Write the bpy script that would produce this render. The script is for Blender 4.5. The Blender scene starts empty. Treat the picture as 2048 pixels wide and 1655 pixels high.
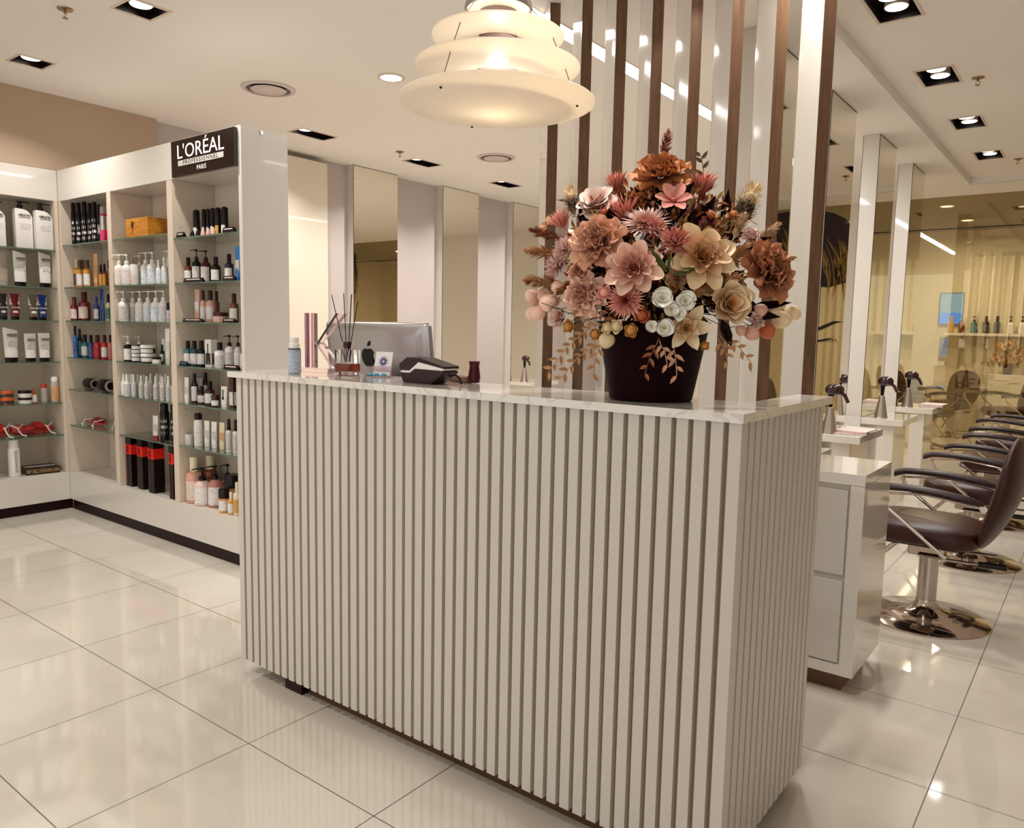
import bpy, bmesh, math, random
from mathutils import Vector, Matrix
S = bpy.context.scene
COL = S.collection
PI = math.pi
random.seed(11)
def rgb(h, a=1.0):
    h = h.lstrip('#')
    c = [int(h[i:i+2], 16)/255 for i in (0, 2, 4)]
    return tuple([x/12.92 if x <= .04045 else ((x+.055)/1.055)**2.4 for x in c] + [a])

# ------------------------------------------------------------------ camera
F_PX, YAW, PITCH, ROLL, EYE = 1543.4, .6546, .1086, -.0191, 1.4
cam = bpy.data.objects.new('camera', bpy.data.cameras.new('camera'))
COL.objects.link(cam); S.camera = cam
cam.data.sensor_width = 36; cam.data.sensor_fit = 'HORIZONTAL'
cam.data.lens = F_PX/2048*36; cam.data.clip_start = .05; cam.data.clip_end = 100
fw = Vector((-math.sin(YAW)*math.cos(PITCH), math.cos(YAW)*math.cos(PITCH), -math.sin(PITCH)))
rt = Vector((math.cos(YAW), math.sin(YAW), 0)); dn = fw.cross(rt)
r2 = math.cos(ROLL)*rt + math.sin(ROLL)*dn; d2 = -math.sin(ROLL)*rt + math.cos(ROLL)*dn
M = Matrix((r2, -d2, -fw)).transposed().to_4x4(); M.translation = (0, 0, EYE)
cam.matrix_world = M

# ------------------------------------------------------------------ world, exposure, lamps
w = bpy.data.worlds.new('mall_light'); S.world = w; w.use_nodes = True
w.node_tree.nodes['Background'].inputs[0].default_value = (1, .975, .945, 1)
w.node_tree.nodes['Background'].inputs[1].default_value = 1.4
S.view_settings.view_transform = 'Standard'; S.view_settings.look = 'None'
S.view_settings.gamma = 1; S.view_settings.use_curve_mapping = False
S.view_settings.exposure = -.34
WARM = (1, .95, .90)
def area(name, loc, power, size, size_y=None, rot=(0, 0, 0), color=WARM, spread=180):
    l = bpy.data.lights.new(name, 'AREA'); l.energy = power; l.color = color
    l.shape = 'RECTANGLE' if size_y else 'DISK'; l.size = size
    if size_y: l.size_y = size_y
    l.spread = math.radians(spread)
    o = bpy.data.objects.new(name, l); o.location = loc; o.rotation_euler = rot
    COL.objects.link(o); return o
CZ, CZ2 = 3.0, 3.07     # ceiling, raised coffer on the right
SQUARES = [  # x, y, half x, half y, ceiling z, bulbs (dy)
 (-4.08, 2.12, .095, .095, CZ, (0,)), (-5.455, 2.125, .09, .095, CZ, (0,)),
 (-5.44, 4.27, .09, .175, CZ, (-.08,)), (-5.44, 5.58, .09, .175, CZ, (-.08,)), (-5.44, 6.89, .09, .175, CZ, (-.08,)), (-5.44, 8.20, .09, .175, CZ, (-.08,)),
 (-1.01, 4.44, .10, .18, CZ2, (-.08, .07)), (-1.01, 5.75, .10, .18, CZ2, (-.08, .07)), (-1.01, 7.075, .10, .18, CZ2, (-.08, .07)), (-1.01, 8.40, .10, .18, CZ2, (-.08, .07)),
 (-1.01, 3.12, .10, .18, CZ2, (-.08, .07)), (-1.01, 1.8, .10, .18, CZ2, (-.08, .07)), (-2.7, .55, .095, .095, CZ, (0,)), (-4.08, .4, .095, .095, CZ, (0,))]  # these four are out of view, added to light the room
for x, y, hx, hy, z, bulbs in SQUARES:
    for b in bulbs:
        area('downlight_lamp', (x, y+b, z+.018), (22 if y > 4 else 14) if len(bulbs) == 1 else 8, .11, spread=125)
ROUNDS = [(-3.80, 3.605), (-1.70, 10.85), (-1.66, 12.25), (-.2, 11.6)]
for x, y in ROUNDS:
    area('round_lamp', (x, y, CZ-.012), 14 if y < 10 else 34, .13, spread=170)
area('strip_lamp', (-2.465, 5.6, CZ-.004), 75, .09, 4.6, color=(1, .97, .95))

# ------------------------------------------------------------------ materials
MATS = {}
def mat(name, base='#ffffff', rough=.5, metal=0, spec=.5, coat=0, trans=0, ior=1.5, emit=None, estr=0, sss=0, aniso=0, alpha=1):
    if name in MATS: return MATS[name]
    m = bpy.data.materials.new(name); m.use_nodes = True
    b = m.node_tree.nodes['Principled BSDF']
    b.inputs['Base Color'].default_value = rgb(base); b.inputs['Roughness'].default_value = rough
    b.inputs['Metallic'].default_value = metal; b.inputs['Specular IOR Level'].default_value = spec
    b.inputs['Coat Weight'].default_value = coat; b.inputs['Coat Roughness'].default_value = .04
    b.inputs['Transmission Weight'].default_value = trans; b.inputs['IOR'].default_value = ior
    b.inputs['Subsurface Weight'].default_value = sss; b.inputs['Anisotropic'].default_value = aniso
    b.inputs['Alpha'].default_value = alpha
    if emit: b.inputs['Emission Color'].default_value = rgb(emit); b.inputs['Emission Strength'].default_value = estr
    MATS[name] = m; return m
def nodes(m): return m.node_tree.nodes, m.node_tree.links, m.node_tree.nodes['Principled BSDF']
def vary(m, c1, c2, scale=8, stretch=(1, 1, 1), detail=4, lo=.35, hi=.65, bump=0, dist=0):
    """procedural two-tone noise on the base colour"""
    N, L, b = nodes(m)
    tc = N.new('ShaderNodeTexCoord'); mp = N.new('ShaderNodeMapping'); mp.inputs['Scale'].default_value = stretch
    nz = N.new('ShaderNodeTexNoise'); nz.inputs['Scale'].default_value = scale; nz.inputs['Detail'].default_value = detail; nz.inputs['Distortion'].default_value = dist
    cr = N.new('ShaderNodeValToRGB'); cr.color_ramp.elements[0].position = lo; cr.color_ramp.elements[1].position = hi
    cr.color_ramp.elements[0].color = rgb(c1); cr.color_ramp.elements[1].color = rgb(c2)
    L.new(tc.outputs['Object'], mp.inputs[0]); L.new(mp.outputs[0], nz.inputs[0]); L.new(nz.outputs['Fac'], cr.inputs[0]); L.new(cr.outputs[0], b.inputs['Base Color'])
    if bump:
        bp = N.new('ShaderNodeBump'); bp.inputs['Strength'].default_value = bump; bp.inputs['Distance'].default_value = .003
        L.new(nz.outputs['Fac'], bp.inputs['Height']); L.new(bp.outputs[0], b.inputs['Normal'])
    return m
def print_mat(name, base, ink, rough=.4, rows=150, xs=260, dens=.5):
    """a label: small rows of ink marks over the base colour"""
    if name in MATS: return MATS[name]
    m = mat(name, base, rough); N, L, b = nodes(m)
    tc = N.new('ShaderNodeTexCoord'); sp = N.new('ShaderNodeSeparateXYZ'); L.new(tc.outputs['Object'], sp.inputs[0])
    def mth(op, a, v):
        n = N.new('ShaderNodeMath'); n.operation = op
        if hasattr(a, 'links'): L.new(a, n.inputs[0])
        else: n.inputs[0].default_value = a
        if hasattr(v, 'links'): L.new(v, n.inputs[1])
        else: n.inputs[1].default_value = v
        return n.outputs[0]
    row = mth('MULTIPLY', sp.outputs['Z'], rows)
    band = mth('LESS_THAN', mth('FRACT', row, 0), .48)
    cb = N.new('ShaderNodeCombineXYZ'); L.new(mth('MULTIPLY', sp.outputs['X'], xs), cb.inputs[0]); L.new(mth('FLOOR', row, 0), cb.inputs[1]); L.new(mth('MULTIPLY', sp.outputs['Y'], xs), cb.inputs[2])
    nz = N.new('ShaderNodeTexNoise'); nz.inputs['Scale'].default_value = 1.3; nz.inputs['Detail'].default_value = 1; L.new(cb.outputs[0], nz.inputs[0])
    ink_on = mth('MULTIPLY', band, mth('GREATER_THAN', nz.outputs['Fac'], dens))
    mx = N.new('ShaderNodeMix'); mx.data_type = 'RGBA'; mx.inputs[6].default_value = rgb(base); mx.inputs[7].default_value = rgb(ink)
    L.new(ink_on, mx.inputs[0]); L.new(mx.outputs[2], b.inputs['Base Color'])
    return m

m_wall = mat('wall_paint', '#e2d9cc', .7)
m_bulk = mat('bulkhead_paint', '#b59e87', .75)
m_grey = mat('recess_paint', '#c3b8b4', .6)
m_ceil = mat('ceiling_paint', '#efe8e0', .8)
m_lam = mat('white_laminate', '#d8d2c8', .22, coat=.4)
m_lam2 = mat('shelf_laminate', '#d6c6b4', .35, coat=.2)
m_gloss = mat('gloss_white', '#e6dfd4', .09, spec=.8, coat=.8)
m_slat = mat('slat_paint', '#cac3b8', .42)
m_back = mat('groove_paint', '#a18970', .6)
m_black = mat('black_plastic', '#0b0405', .38, spec=.25)
m_dark = mat('dark_plinth', '#1c0406', .45, spec=.2)
m_glass = mat('shelf_glass', '#dff2e6', .03, trans=1, ior=1.45)
m_gedge = mat('glass_edge', '#6c8c79', .1, trans=.4)
m_chrome = mat('chrome', '#c8bab0', .09, metal=1)
m_steel = mat('brushed_aluminium', '#b9b4b4', .3, metal=1)
m_mirror = mat('mirror', '#efebe0', .015, metal=1)
m_tint = mat('bronze_glass', '#b49a5c', .02)
N = m_tint.node_tree.nodes; L = m_tint.node_tree.links
tp = N.new('ShaderNodeBsdfTransparent'); tp.inputs[0].default_value = (.94, .87, .69, 1); gl = N.new('ShaderNodeBsdfGlossy'); gl.inputs['Color'].default_value = (.9, .82, .6, 1); gl.inputs['Roughness'].default_value = .015
ms = N.new('ShaderNodeMixShader'); ms.inputs[0].default_value = .17; L.new(tp.outputs[0], ms.inputs[1]); L.new(gl.outputs[0], ms.inputs[2]); L.new(ms.outputs[0], N['Material Output'].inputs['Surface'])
m_bronze = mat('bronze_edge', '#6e5644', .26, metal=.55)
vary(m_bronze, '#654b36', '#7a5d48', 9, (6, 6, .6), 5)
m_under = mat('desk_underside', '#2a1608', .7)
m_leather = mat('brown_leather', '#34120d', .36, spec=.32)
m_emit = mat('lamp_face', '#ffffff', .5, emit='#fff6e8', estr=3.2)
m_strip = mat('strip_face', '#ffffff', .5, emit='#f6fbff', estr=3.0)

# floor: polished tiles with thin grout
m_floor = mat('floor_tile', '#cfc5b6', .06, spec=.5, ior=1.95)
N, L, b = nodes(m_floor)
tc = N.new('ShaderNodeTexCoord'); sp = N.new('ShaderNodeSeparateXYZ'); L.new(tc.outputs['Object'], sp.inputs[0])
def mth(op, a, v=0.0):
    n = N.new('ShaderNodeMath'); n.operation = op
    for i, q in enumerate((a, v)):
        if hasattr(q, 'links'): L.new(q, n.inputs[i])
        else: n.inputs[i].default_value = q
    return n.outputs[0]
def grid(sock, origin, step):
    t = mth('DIVIDE', mth('SUBTRACT', sock, origin), step)
    d = mth('ABSOLUTE', mth('SUBTRACT', mth('FRACT', mth('ADD', t, 100.5)), .5))
    return mth('MULTIPLY', d, step)
g = mth('LESS_THAN', mth('MINIMUM', grid(sp.outputs['X'], -1.568, .617), grid(sp.outputs['Y'], 1.425, .592)), .0018)
nz = N.new('ShaderNodeTexNoise'); nz.inputs['Scale'].default_value = 1.6; nz.inputs['Detail'].default_value = 5; L.new(tc.outputs['Object'], nz.inputs[0])
cr = N.new('ShaderNodeValToRGB'); cr.color_ramp.elements[0].position = .35; cr.color_ramp.elements[1].position = .65
cr.color_ramp.elements[0].color = rgb('#c9c0b2'); cr.color_ramp.elements[1].color = rgb('#d3ccc0'); L.new(nz.outputs['Fac'], cr.inputs[0])
mx = N.new('ShaderNodeMix'); mx.data_type = 'RGBA'; L.new(g, mx.inputs[0]); L.new(cr.outputs[0], mx.inputs[6]); mx.inputs[7].default_value = rgb('#453c34'); L.new(mx.outputs[2], b.inputs['Base Color'])
L.new(mth('ADD', .06, mth('MULTIPLY', g, .5)), b.inputs['Roughness'])

# stone worktop: pale quartz with faint veins
m_stone = mat('quartz', '#ddd8ce', .12, coat=.5)
N, L, b = nodes(m_stone)
tc = N.new('ShaderNodeTexCoord'); nz = N.new('ShaderNodeTexNoise'); nz.inputs['Scale'].default_value = 5; nz.inputs['Detail'].default_value = 7; nz.inputs['Distortion'].default_value = 1.6
L.new(tc.outputs['Object'], nz.inputs[0]); cr = N.new('ShaderNodeValToRGB'); e = cr.color_ramp.elements
e[0].position = .47; e[0].color = rgb('#e0dbd1'); e[1].position = .53; e[1].color = rgb('#e0dbd1'); k = e.new(.5); k.color = rgb('#cbc3b8')
L.new(nz.outputs['Fac'], cr.inputs[0]); L.new(cr.outputs[0], b.inputs['Base Color'])

# ------------------------------------------------------------------ object helpers
def tag(o, label=None, cat=None, group=None, kind=None):
    if label: o['label'] = label
    if cat: o['category'] = cat
    if group: o['group'] = group
    if kind: o['kind'] = kind
    return o
def thing(name, label, cat, loc=(0, 0, 0), rz=0, group=None):
    o = bpy.data.objects.new(name, None); COL.objects.link(o); o.empty_display_size = .05
    o.location = loc; o.rotation_euler = (0, 0, rz)
    return tag(o, label, cat, group)
class MB:
    def __init__(s): s.b = bmesh.new()
    def box(s, x0, x1, y0, y1, z0, z1, bev=0, mtx=None):
        v = [s.b.verts.new((x, y, z)) for x in (x0, x1) for y in (y0, y1) for z in (z0, z1)]
        f = [s.b.faces.new([v[i] for i in q]) for q in ((0, 1, 3, 2), (4, 6, 7, 5), (0, 4, 5, 1), (2, 3, 7, 6), (0, 2, 6, 4), (1, 5, 7, 3))]
        g = v
        if bev:
            r = bmesh.ops.bevel(s.b, geom=list({e for q in f for e in q.edges}), offset=bev, segments=2, affect='EDGES', profile=.5)
            g = list({x for q in r['faces'] for x in q.verts} | {x for q in f if q.is_valid for x in q.verts})
        if mtx is not None: bmesh.ops.transform(s.b, matrix=mtx, verts=[x for x in g if x.is_valid])
        return s
    def lathe(s, prof, seg=20, c=(0, 0, 0), sx=1, sy=1, cap=True, mtx=None):
        rings = []
        for r, z in prof:
            rings.append([s.b.verts.new((c[0]+r*sx*math.cos(2*PI*i/seg), c[1]+r*sy*math.sin(2*PI*i/seg), c[2]+z)) for i in range(seg)])
        for a, bb in zip(rings, rings[1:]):
            for i in range(seg): s.b.faces.new((a[i], a[(i+1) % seg], bb[(i+1) % seg], bb[i]))
        if cap:
            s.b.faces.new(list(reversed(rings[0]))); s.b.faces.new(rings[-1])
        if mtx is not None: bmesh.ops.transform(s.b, matrix=mtx, verts=[v for r in rings for v in r])
        return s
    def prism(s, pts, z0, z1, mtx=None):
        a = [s.b.verts.new((x, y, z0)) for x, y in pts]; bb = [s.b.verts.new((x, y, z1)) for x, y in pts]
        n = len(pts)
        s.b.faces.new(list(reversed(a))); s.b.faces.new(bb)
        for i in range(n): s.b.faces.new((a[i], a[(i+1) % n], bb[(i+1) % n], bb[i]))
        if mtx is not None: bmesh.ops.transform(s.b, matrix=mtx, verts=a+bb)
        return s
    def loft(s, rings, cap=True):
        R = [[s.b.verts.new(p) for p in r] for r in rings]; n = len(R[0])
        for a, bb in zip(R, R[1:]):
            for i in range(n): s.b.faces.new((a[i], a[(i+1) % n], bb[(i+1) % n], bb[i]))
        if cap: s.b.faces.new(list(reversed(R[0]))); s.b.faces.new(R[-1])
        return s
    def tube(s, pts, r, seg=8, r2=None):
        pts = [Vector(p) for p in pts]; rings = []; n = len(pts)
        up = Vector((0, 0, 1))
        for i, p in enumerate(pts):
            d = (pts[min(i+1, n-1)]-pts[max(i-1, 0)]).normalized()
            a = d.cross(up if abs(d.z) < .95 else Vector((1, 0, 0))).normalized(); c = d.cross(a).normalized()
            rr = r if r2 is None else r+(r2-r)*i/max(1, n-1)
            rings.append([p+a*rr*math.cos(2*PI*k/seg)+c*rr*math.sin(2*PI*k/seg) for k in range(seg)])
        return s.loft(rings)
    def ball(s, c, rx, ry, rz, n1=1, n2=1, seg=16, ring=9, mtx=None):
        """superellipsoid; n<1 is boxier"""
        f = lambda w, n: math.copysign(abs(w)**n, w)
        vs = []; rings = []
        for i in range(1, ring):
            t = -PI/2+PI*i/ring
            rings.append([s.b.verts.new((c[0]+rx*f(math.cos(t), n1)*f(math.cos(2*PI*k/seg), n2), c[1]+ry*f(math.cos(t), n1)*f(math.sin(2*PI*k/seg), n2), c[2]+rz*f(math.sin(t), n1))) for k in range(seg)])
        bot = s.b.verts.new((c[0], c[1], c[2]-rz)); top = s.b.verts.new((c[0], c[1], c[2]+rz))
        for a, bb in zip(rings, rings[1:]):
            for i in range(seg): s.b.faces.new((a[i], a[(i+1) % seg], bb[(i+1) % seg], bb[i]))
        for i in range(seg):
            s.b.faces.new((bot, rings[0][(i+1) % seg], rings[0][i])); s.b.faces.new((top, rings[-1][i], rings[-1][(i+1) % seg]))
        if mtx is not None: bmesh.ops.transform(s.b, matrix=mtx, verts=[v for r in rings for v in r]+[bot, top])
        return s
    def build(s, name, m, parent=None, smooth=False, loc=None):
        bmesh.ops.recalc_face_normals(s.b, faces=s.b.faces)
        me = bpy.data.meshes.new(name); s.b.to_mesh(me); s.b.free()
        if smooth:
            for p in me.polygons: p.use_smooth = True
            try: me.set_sharp_from_angle(angle=math.radians(42))
            except Exception: pass
        me.materials.append(m)
        o = bpy.data.objects.new(name, me); COL.objects.link(o)
        if parent is not None: o.parent = parent
        if loc: o.location = loc
        return o
def struct(o): o['kind'] = 'structure'; return o
FONT_CACHE = {}
def text(s, size, m, parent, mtx, name='lettering', extrude=.0006, align='CENTER', sx=1, bold=0, space=1):
    """flat raised letters; mtx maps the text plane (x right, y up) into the parent's frame"""
    cu = bpy.data.curves.new('t', 'FONT'); cu.body = s; cu.size = size; cu.extrude = extrude; cu.align_x = align; cu.align_y = 'CENTER'
    cu.resolution_u = 3; cu.offset = bold; cu.space_character = space
    to = bpy.data.objects.new('t', cu); COL.objects.link(to)
    dg = bpy.context.evaluated_depsgraph_get(); me = bpy.data.meshes.new_from_object(to.evaluated_get(dg))
    bpy.data.objects.remove(to); bpy.data.curves.remove(cu)
    me.transform(Matrix.Diagonal((sx, 1, 1, 1))); me.transform(mtx); me.materials.clear(); me.materials.append(m)
    o = bpy.data.objects.new(name, me); COL.objects.link(o); o.parent = parent
    return o
def on_front(x, y, z): return Matrix.Translation((x, y, z)) @ Matrix.Rotation(PI/2, 4, 'X')      # letters facing -y
def on_right(x, y, z): return Matrix.Translation((x, y, z)) @ Matrix.Rotation(PI/2, 4, 'Z') @ Matrix.Rotation(PI/2, 4, 'X')  # facing +x

def plate(name, x0, x1, y0, y1, z, holes, m):
    xs = sorted({x0, x1} | {c for h in holes for c in h[:2] if x0 < c < x1}); ys = sorted({y0, y1} | {c for h in holes for c in h[2:] if y0 < c < y1})
    b = bmesh.new(); V = {}
    def v(x, y, zz):
        k = (x, y, zz)
        if k not in V: V[k] = b.verts.new(k)
        return V[k]
    for xa, xb in zip(xs, xs[1:]):
        for ya, yb in zip(ys, ys[1:]):
            cx, cy = (xa+xb)/2, (ya+yb)/2
            if any(h[0] < cx < h[1] and h[2] < cy < h[3] for h in holes): continue
            b.faces.new((v(xa, ya, z), v(xa, yb, z), v(xb, yb, z), v(xb, ya, z)))
    me = bpy.data.meshes.new(name); b.to_mesh(me); b.free(); me.materials.append(m)
    o = bpy.data.objects.new(name, me); COL.objects.link(o); return o

# ------------------------------------------------------------------ the room
XL, XR, YF, YB = -6.183, 2.3, -2.0, 10.15
YE = 13.4     # back wall of the wash room beyond the tinted glass
struct(MB().box(-6.9, XR, YF, YE, -.05, 0).build('floor', m_floor))
holes = [(x-hx, x+hx, y-hy, y+hy) for x, y, hx, hy, z, _ in SQUARES if z == CZ]
holes2 = [(x-hx, x+hx, y-hy, y+hy) for x, y, hx, hy, z, _ in SQUARES if z == CZ2]
c1 = struct(plate('ceiling', -6.9, -1.287, YF, YB, CZ, holes, m_ceil))
struct(plate('ceiling', -1.287, .55, YF, 9.47, CZ2, holes2, m_ceil))
struct(plate('ceiling', .55, XR, YF, YB, CZ, [], m_ceil)); struct(plate('ceiling', -1.287, .55, 9.47, YB, CZ, [], m_ceil))
struct(MB().box(-1.30, -1.2868, YF, 9.47, CZ+.0005, CZ2).build('trim_1', m_ceil))
struct(MB().box(-1.30, .55, 9.47, 9.483, CZ, CZ2).build('trim_2', m_ceil))
struct(MB().box(.55, .563, YF, 9.47, CZ, CZ2).build('trim_3', m_ceil))
struct(MB().box(-6.32, XL, 3.26, YB, 0, CZ).build('wall_left', m_grey))
struct(MB().box(-6.9, -6.092, YF, 3.26, 2.474, CZ).build('wall_left', m_bulk))
struct(MB().box(-6.9, -6.092, YF, 1.74, 0, 2.474).build('wall_left', m_wall))
struct(MB().box(-6.9, -6.42, 1.74, 3.26, 0, 2.474).build('wall_left', m_wall))
struct(MB().box(XR, XR+.1, YF, YB, 0, CZ).build('wall_right', m_wall))
struct(MB().box(-6.9, -1.952, YB, YB+.12, 0, CZ).build('wall_back', m_wall))
struct(MB().box(-3.2, XR, YE, YE+.1, 0, CZ).build('wall_back', mat('wash_room_paint', '#cfc4ae', .7)))
struct(MB().box(-3.3, -3.2, YB+.12, YE+.1, 0, CZ).build('wall_left', mat('wash_room_paint', '#cfc4ae', .7)))
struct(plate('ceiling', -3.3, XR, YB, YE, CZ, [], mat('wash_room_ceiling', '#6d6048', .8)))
struct(MB().box(XR, XR+.1, YB, YE, 0, CZ).build('wall_right', m_wall))

# ------------------------------------------------------------------ bronze mirror on the end wall, with the mural on it
em = thing('glass_partition', 'floor to ceiling amber tinted glass partition at the far end of the salon', 'glass partition', (0, YB, 0))
xs = [-1.95, -.40, .80, 2.0, 2.3]
for xa, xb in zip(xs, xs[1:]):
    MB().box(xa+.002, xb-.002, .0, .012, 0, 2.634).build('glass_pane', m_tint, em); MB().box(xa+.002, xb-.002, .0, .012, 2.646, 2.998).build('glass_pane', m_tint, em)
MB().box(-1.95, 2.3, -.002, .014, 2.635, 2.645).build('joint', m_black, em)
mu = thing('wall_mural', 'mural of a face with long dark streaked hair and closed eye on the tinted glass', 'mural', (0, YB-.010, 0))
hair = [(-.50, 2.79), (-.44, 2.84), (-.31, 2.91), (-.1, 2.96), (.24, 2.97), (.6, 2.93), (.95, 2.75), (1.15, 2.4), (1.25, 1.9), (1.2, 1.3), (1.0, .95), (.92, 1.3), (.85, 1.9), (.6, 2.15), (.35, 2.3), (.1, 2.12), (-.1, 2.02), (-.3, 2.0), (-.52, 2.06), (-.55, 2.4)]
m_hair = mat('mural_hair', '#22070a', .5)
fl = Matrix.Rotation(PI/2, 4, 'X')
MB().prism(hair, 0, .003, fl).build('hair', m_hair, mu)
m_gold = mat('mural_gold', '#a8842f', .4); st = MB(); rr = random.Random(4)
for i in range(80):
    x0 = rr.uniform(-.48, .95); z0 = 2.78-.35*abs(x0-.25)+rr.uniform(-.25, .05); ln = rr.uniform(.25, .6); bx = rr.uniform(-.10, .02)
    if x0 > .6: z0 -= .5; ln += .3
    pts = []
    for k in range(7):
        t = k/6; pts.append((x0+bx*t*t*2-.05*math.sin(t*3), -.006, z0-ln*t))
    ww = rr.uniform(.004, .011)
    q = [(p[0]-ww*math.sin(PI*(k+.2)/6.4), p[2]) for k, p in enumerate(pts)]+[(p[0]+ww*math.sin(PI*(k+.2)/6.4), p[2]) for k, p in reversed(list(enumerate(pts)))]
    st.prism(q, .003, .0042, fl)
st.build('hair_highlight', m_gold, mu)
MB().prism([(-.50, 1.58), (-.38, 1.585), (-.26, 1.53), (-.12, 1.46), (-.12, 1.43), (-.27, 1.485), (-.4, 1.55)], 0, .003, fl).build('eyebrow', m_hair, mu)
ls = MB().prism([(-.40, 1.37), (-.33, 1.345), (-.22, 1.32), (-.08, 1.335), (-.08, 1.35), (-.22, 1.345), (-.33, 1.37)], 0, .003, fl)
for k in range(9):
    x = -.42+k*.035; ls.prism([(x, 1.365-.02*k/9), (x+.012, 1.36-.02*k/9), (x-.025, 1.31-.01*k/9)], 0, .003, fl)
ls.build('eyelash', m_hair, mu)

# ------------------------------------------------------------------ styling stations: wall row on the left, free-standing row on the right
def ledge(parent, x0, x1, y0, y1, name='ledge'):
    MB().box(x0, x1, y0, y1, .688, .738, .002).build(name, m_gloss, parent)
ordw = ['nearest', 'second', 'third', 'farthest']
for i, (y0, y1, zt) in enumerate([(4.32, 4.94, 2.955), (5.265, 5.87, 2.998), (6.575, 7.20, 2.998), (7.88, 8.49, 2.998)]):
    t = thing('styling_mirror' if i else 'wall_panel', ['plain cream wall panel box nearest the shelving, left of the wall mirrors', 'tall wall mirror directly above the computer monitor, reflecting amber glass', 'tall wall mirror between the one above the monitor and the farthest one', 'farthest tall wall mirror of the left row, beside the louvre fins'][i], 'mirror' if i else 'wall panel', (XL, y0, 0), 0, 'wall mirrors of the left row' if i else None)
    MB().box(.0, .094, 0, y1-y0, 0, zt).build('mirror_box', m_lam, t)
    MB().box(.095, .0975, .004, y1-y0, .738, zt-.004).build('mirror_glass' if i else 'front_panel', m_mirror if i else mat('cream_panel', '#e4dac8', .3, coat=.3), t)
    MB().box(.0945, .0965, 0, .006, .738, zt).box(.0945, .0965, 0, y1-y0, zt-.004, zt).build('dark_edge', m_black, t)
    MB().box(.098, .42, -.02, y1-y0+.02, .688, .738, .002).build('ledge', m_gloss, t)
for i, (y0, y1) in enumerate([(4.11, 4.72), (5.42, 6.04), (6.765, 7.36), (8.07, 8.64)]):
    t = thing('styling_column', f'{ordw[i]} free-standing white mirror column with ledge tables in the right row', 'mirror', (-1.69, y0, 0), 0, 'free-standing mirror columns')
    d = y1-y0
    MB().box(0, .12, 0, d, .0, 2.999).build('column_body', m_lam, t)
    for s, xa in ((-1, -.003), (1, .1205)):
        MB().box(xa, xa+.0025, .006, d, .745, 2.994).build('mirror_glass', m_mirror, t)
    MB().box(.1205, .1235, 0, .006, .745, 2.998).box(-.0035, -.0005, 0, .006, .745, 2.998).box(.1205, .1235, 0, d, 2.992, 2.998).build('dark_edge', m_black, t)
    MB().box(.124, .44, -.015, d+.02, .688, .738, .002).build('ledge', m_gloss, t)
    MB().box(-.32, -.004, -.015, d+.02, .688, .738, .002).build('ledge', m_gloss, t)
    MB().box(.25, .37, .02, d-.1, 0, .687).build('leg_panel', m_gloss, t)
    MB().box(-.25, -.13, .02, d-.1, 0, .687).build('leg_panel', m_gloss, t)
    if i:
        MB().box(-.003, .123, -.022, -.017, .60, .745).build('sign_plate', print_mat('plate_print', '#dfdad4', '#b9b3b8', .15, 40, 60, .62), t)

# conical steel dryer holders with dark red hair dryers, and magazines, on the ledges
m_cone = mat('ribbed_steel', '#c9c0b8', .25, metal=1)
m_dry = mat('dryer_red', '#2c0610', .18, coat=.6)
dn_ = ['beside the nearest column', 'beside the second column', 'beside the third column', 'beside the farthest column']
def holder(x, y, where, z=.739):
    t = thing('dryer_holder', f'ribbed steel cone dryer holder on the ledge {where}', 'holder', (x, y, z), 0, 'cone dryer holders')
    pr = []
    for k in range(15):
        r = .052-.030*k/14; pr += [(r, .012*k), (r-.002, .012*k+.006)]
    MB().lathe([(.055, 0)]+pr+[(.022, .178)], 20, cap=False).build('cone', m_cone, t, True)
    h = thing('hair_dryer', f'dark red hair dryer standing in the steel cone {where}', 'hair dryer', (x, y, z+.211), rz=rr.uniform(-.6, .3), group='hair dryers in cone holders')
    MB().lathe([(.012, -.032), (.015, .004), (.018, .04), (.02, .052)], 12).build('nozzle', m_black, h, True)
    MB().ball((.02, 0, .085), .062, .042, .042, .9, 1).build('barrel', m_dry, h, True)
    MB().tube([(.04, 0, .08), (.085, 0, .05), (.11, 0, .0)], .015, 8, .011).build('handle', m_dry, h, True)
holder(-1.475, 5.50, dn_[1]); holder(-1.455, 6.93, dn_[2]); holder(-1.50, 8.24, dn_[3]); holder(-1.80, 6.95, 'behind the third column'); holder(-5.95, 8.0, 'of the farthest wall mirror')
m_mag = print_mat('magazine_print', '#d9cfc8', '#a899a0', .4, 90, 60, .56)
for i, (x, y, lab) in enumerate([(-1.36, 5.62, 'fanned magazines lying on the ledge of the second column'), (-1.33, 8.42, 'pink-covered magazines on the farthest ledge')]):
    for k in range(3):
        t = MB().box(-.10, .10, -.14, .14, 0, .007).build('magazine', m_mag if k != 1 else mat('magazine_pink', '#d3a8a4', .4)); t.location = (x+.012*k, y+.02*k, .7392+.0075*k); t.rotation_euler = (0, 0, .2-.12*k)
        tag(t, ['lowest', 'middle', 'topmost'][k]+' of the '+lab, 'magazine', None, None); t['group'] = lab
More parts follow.
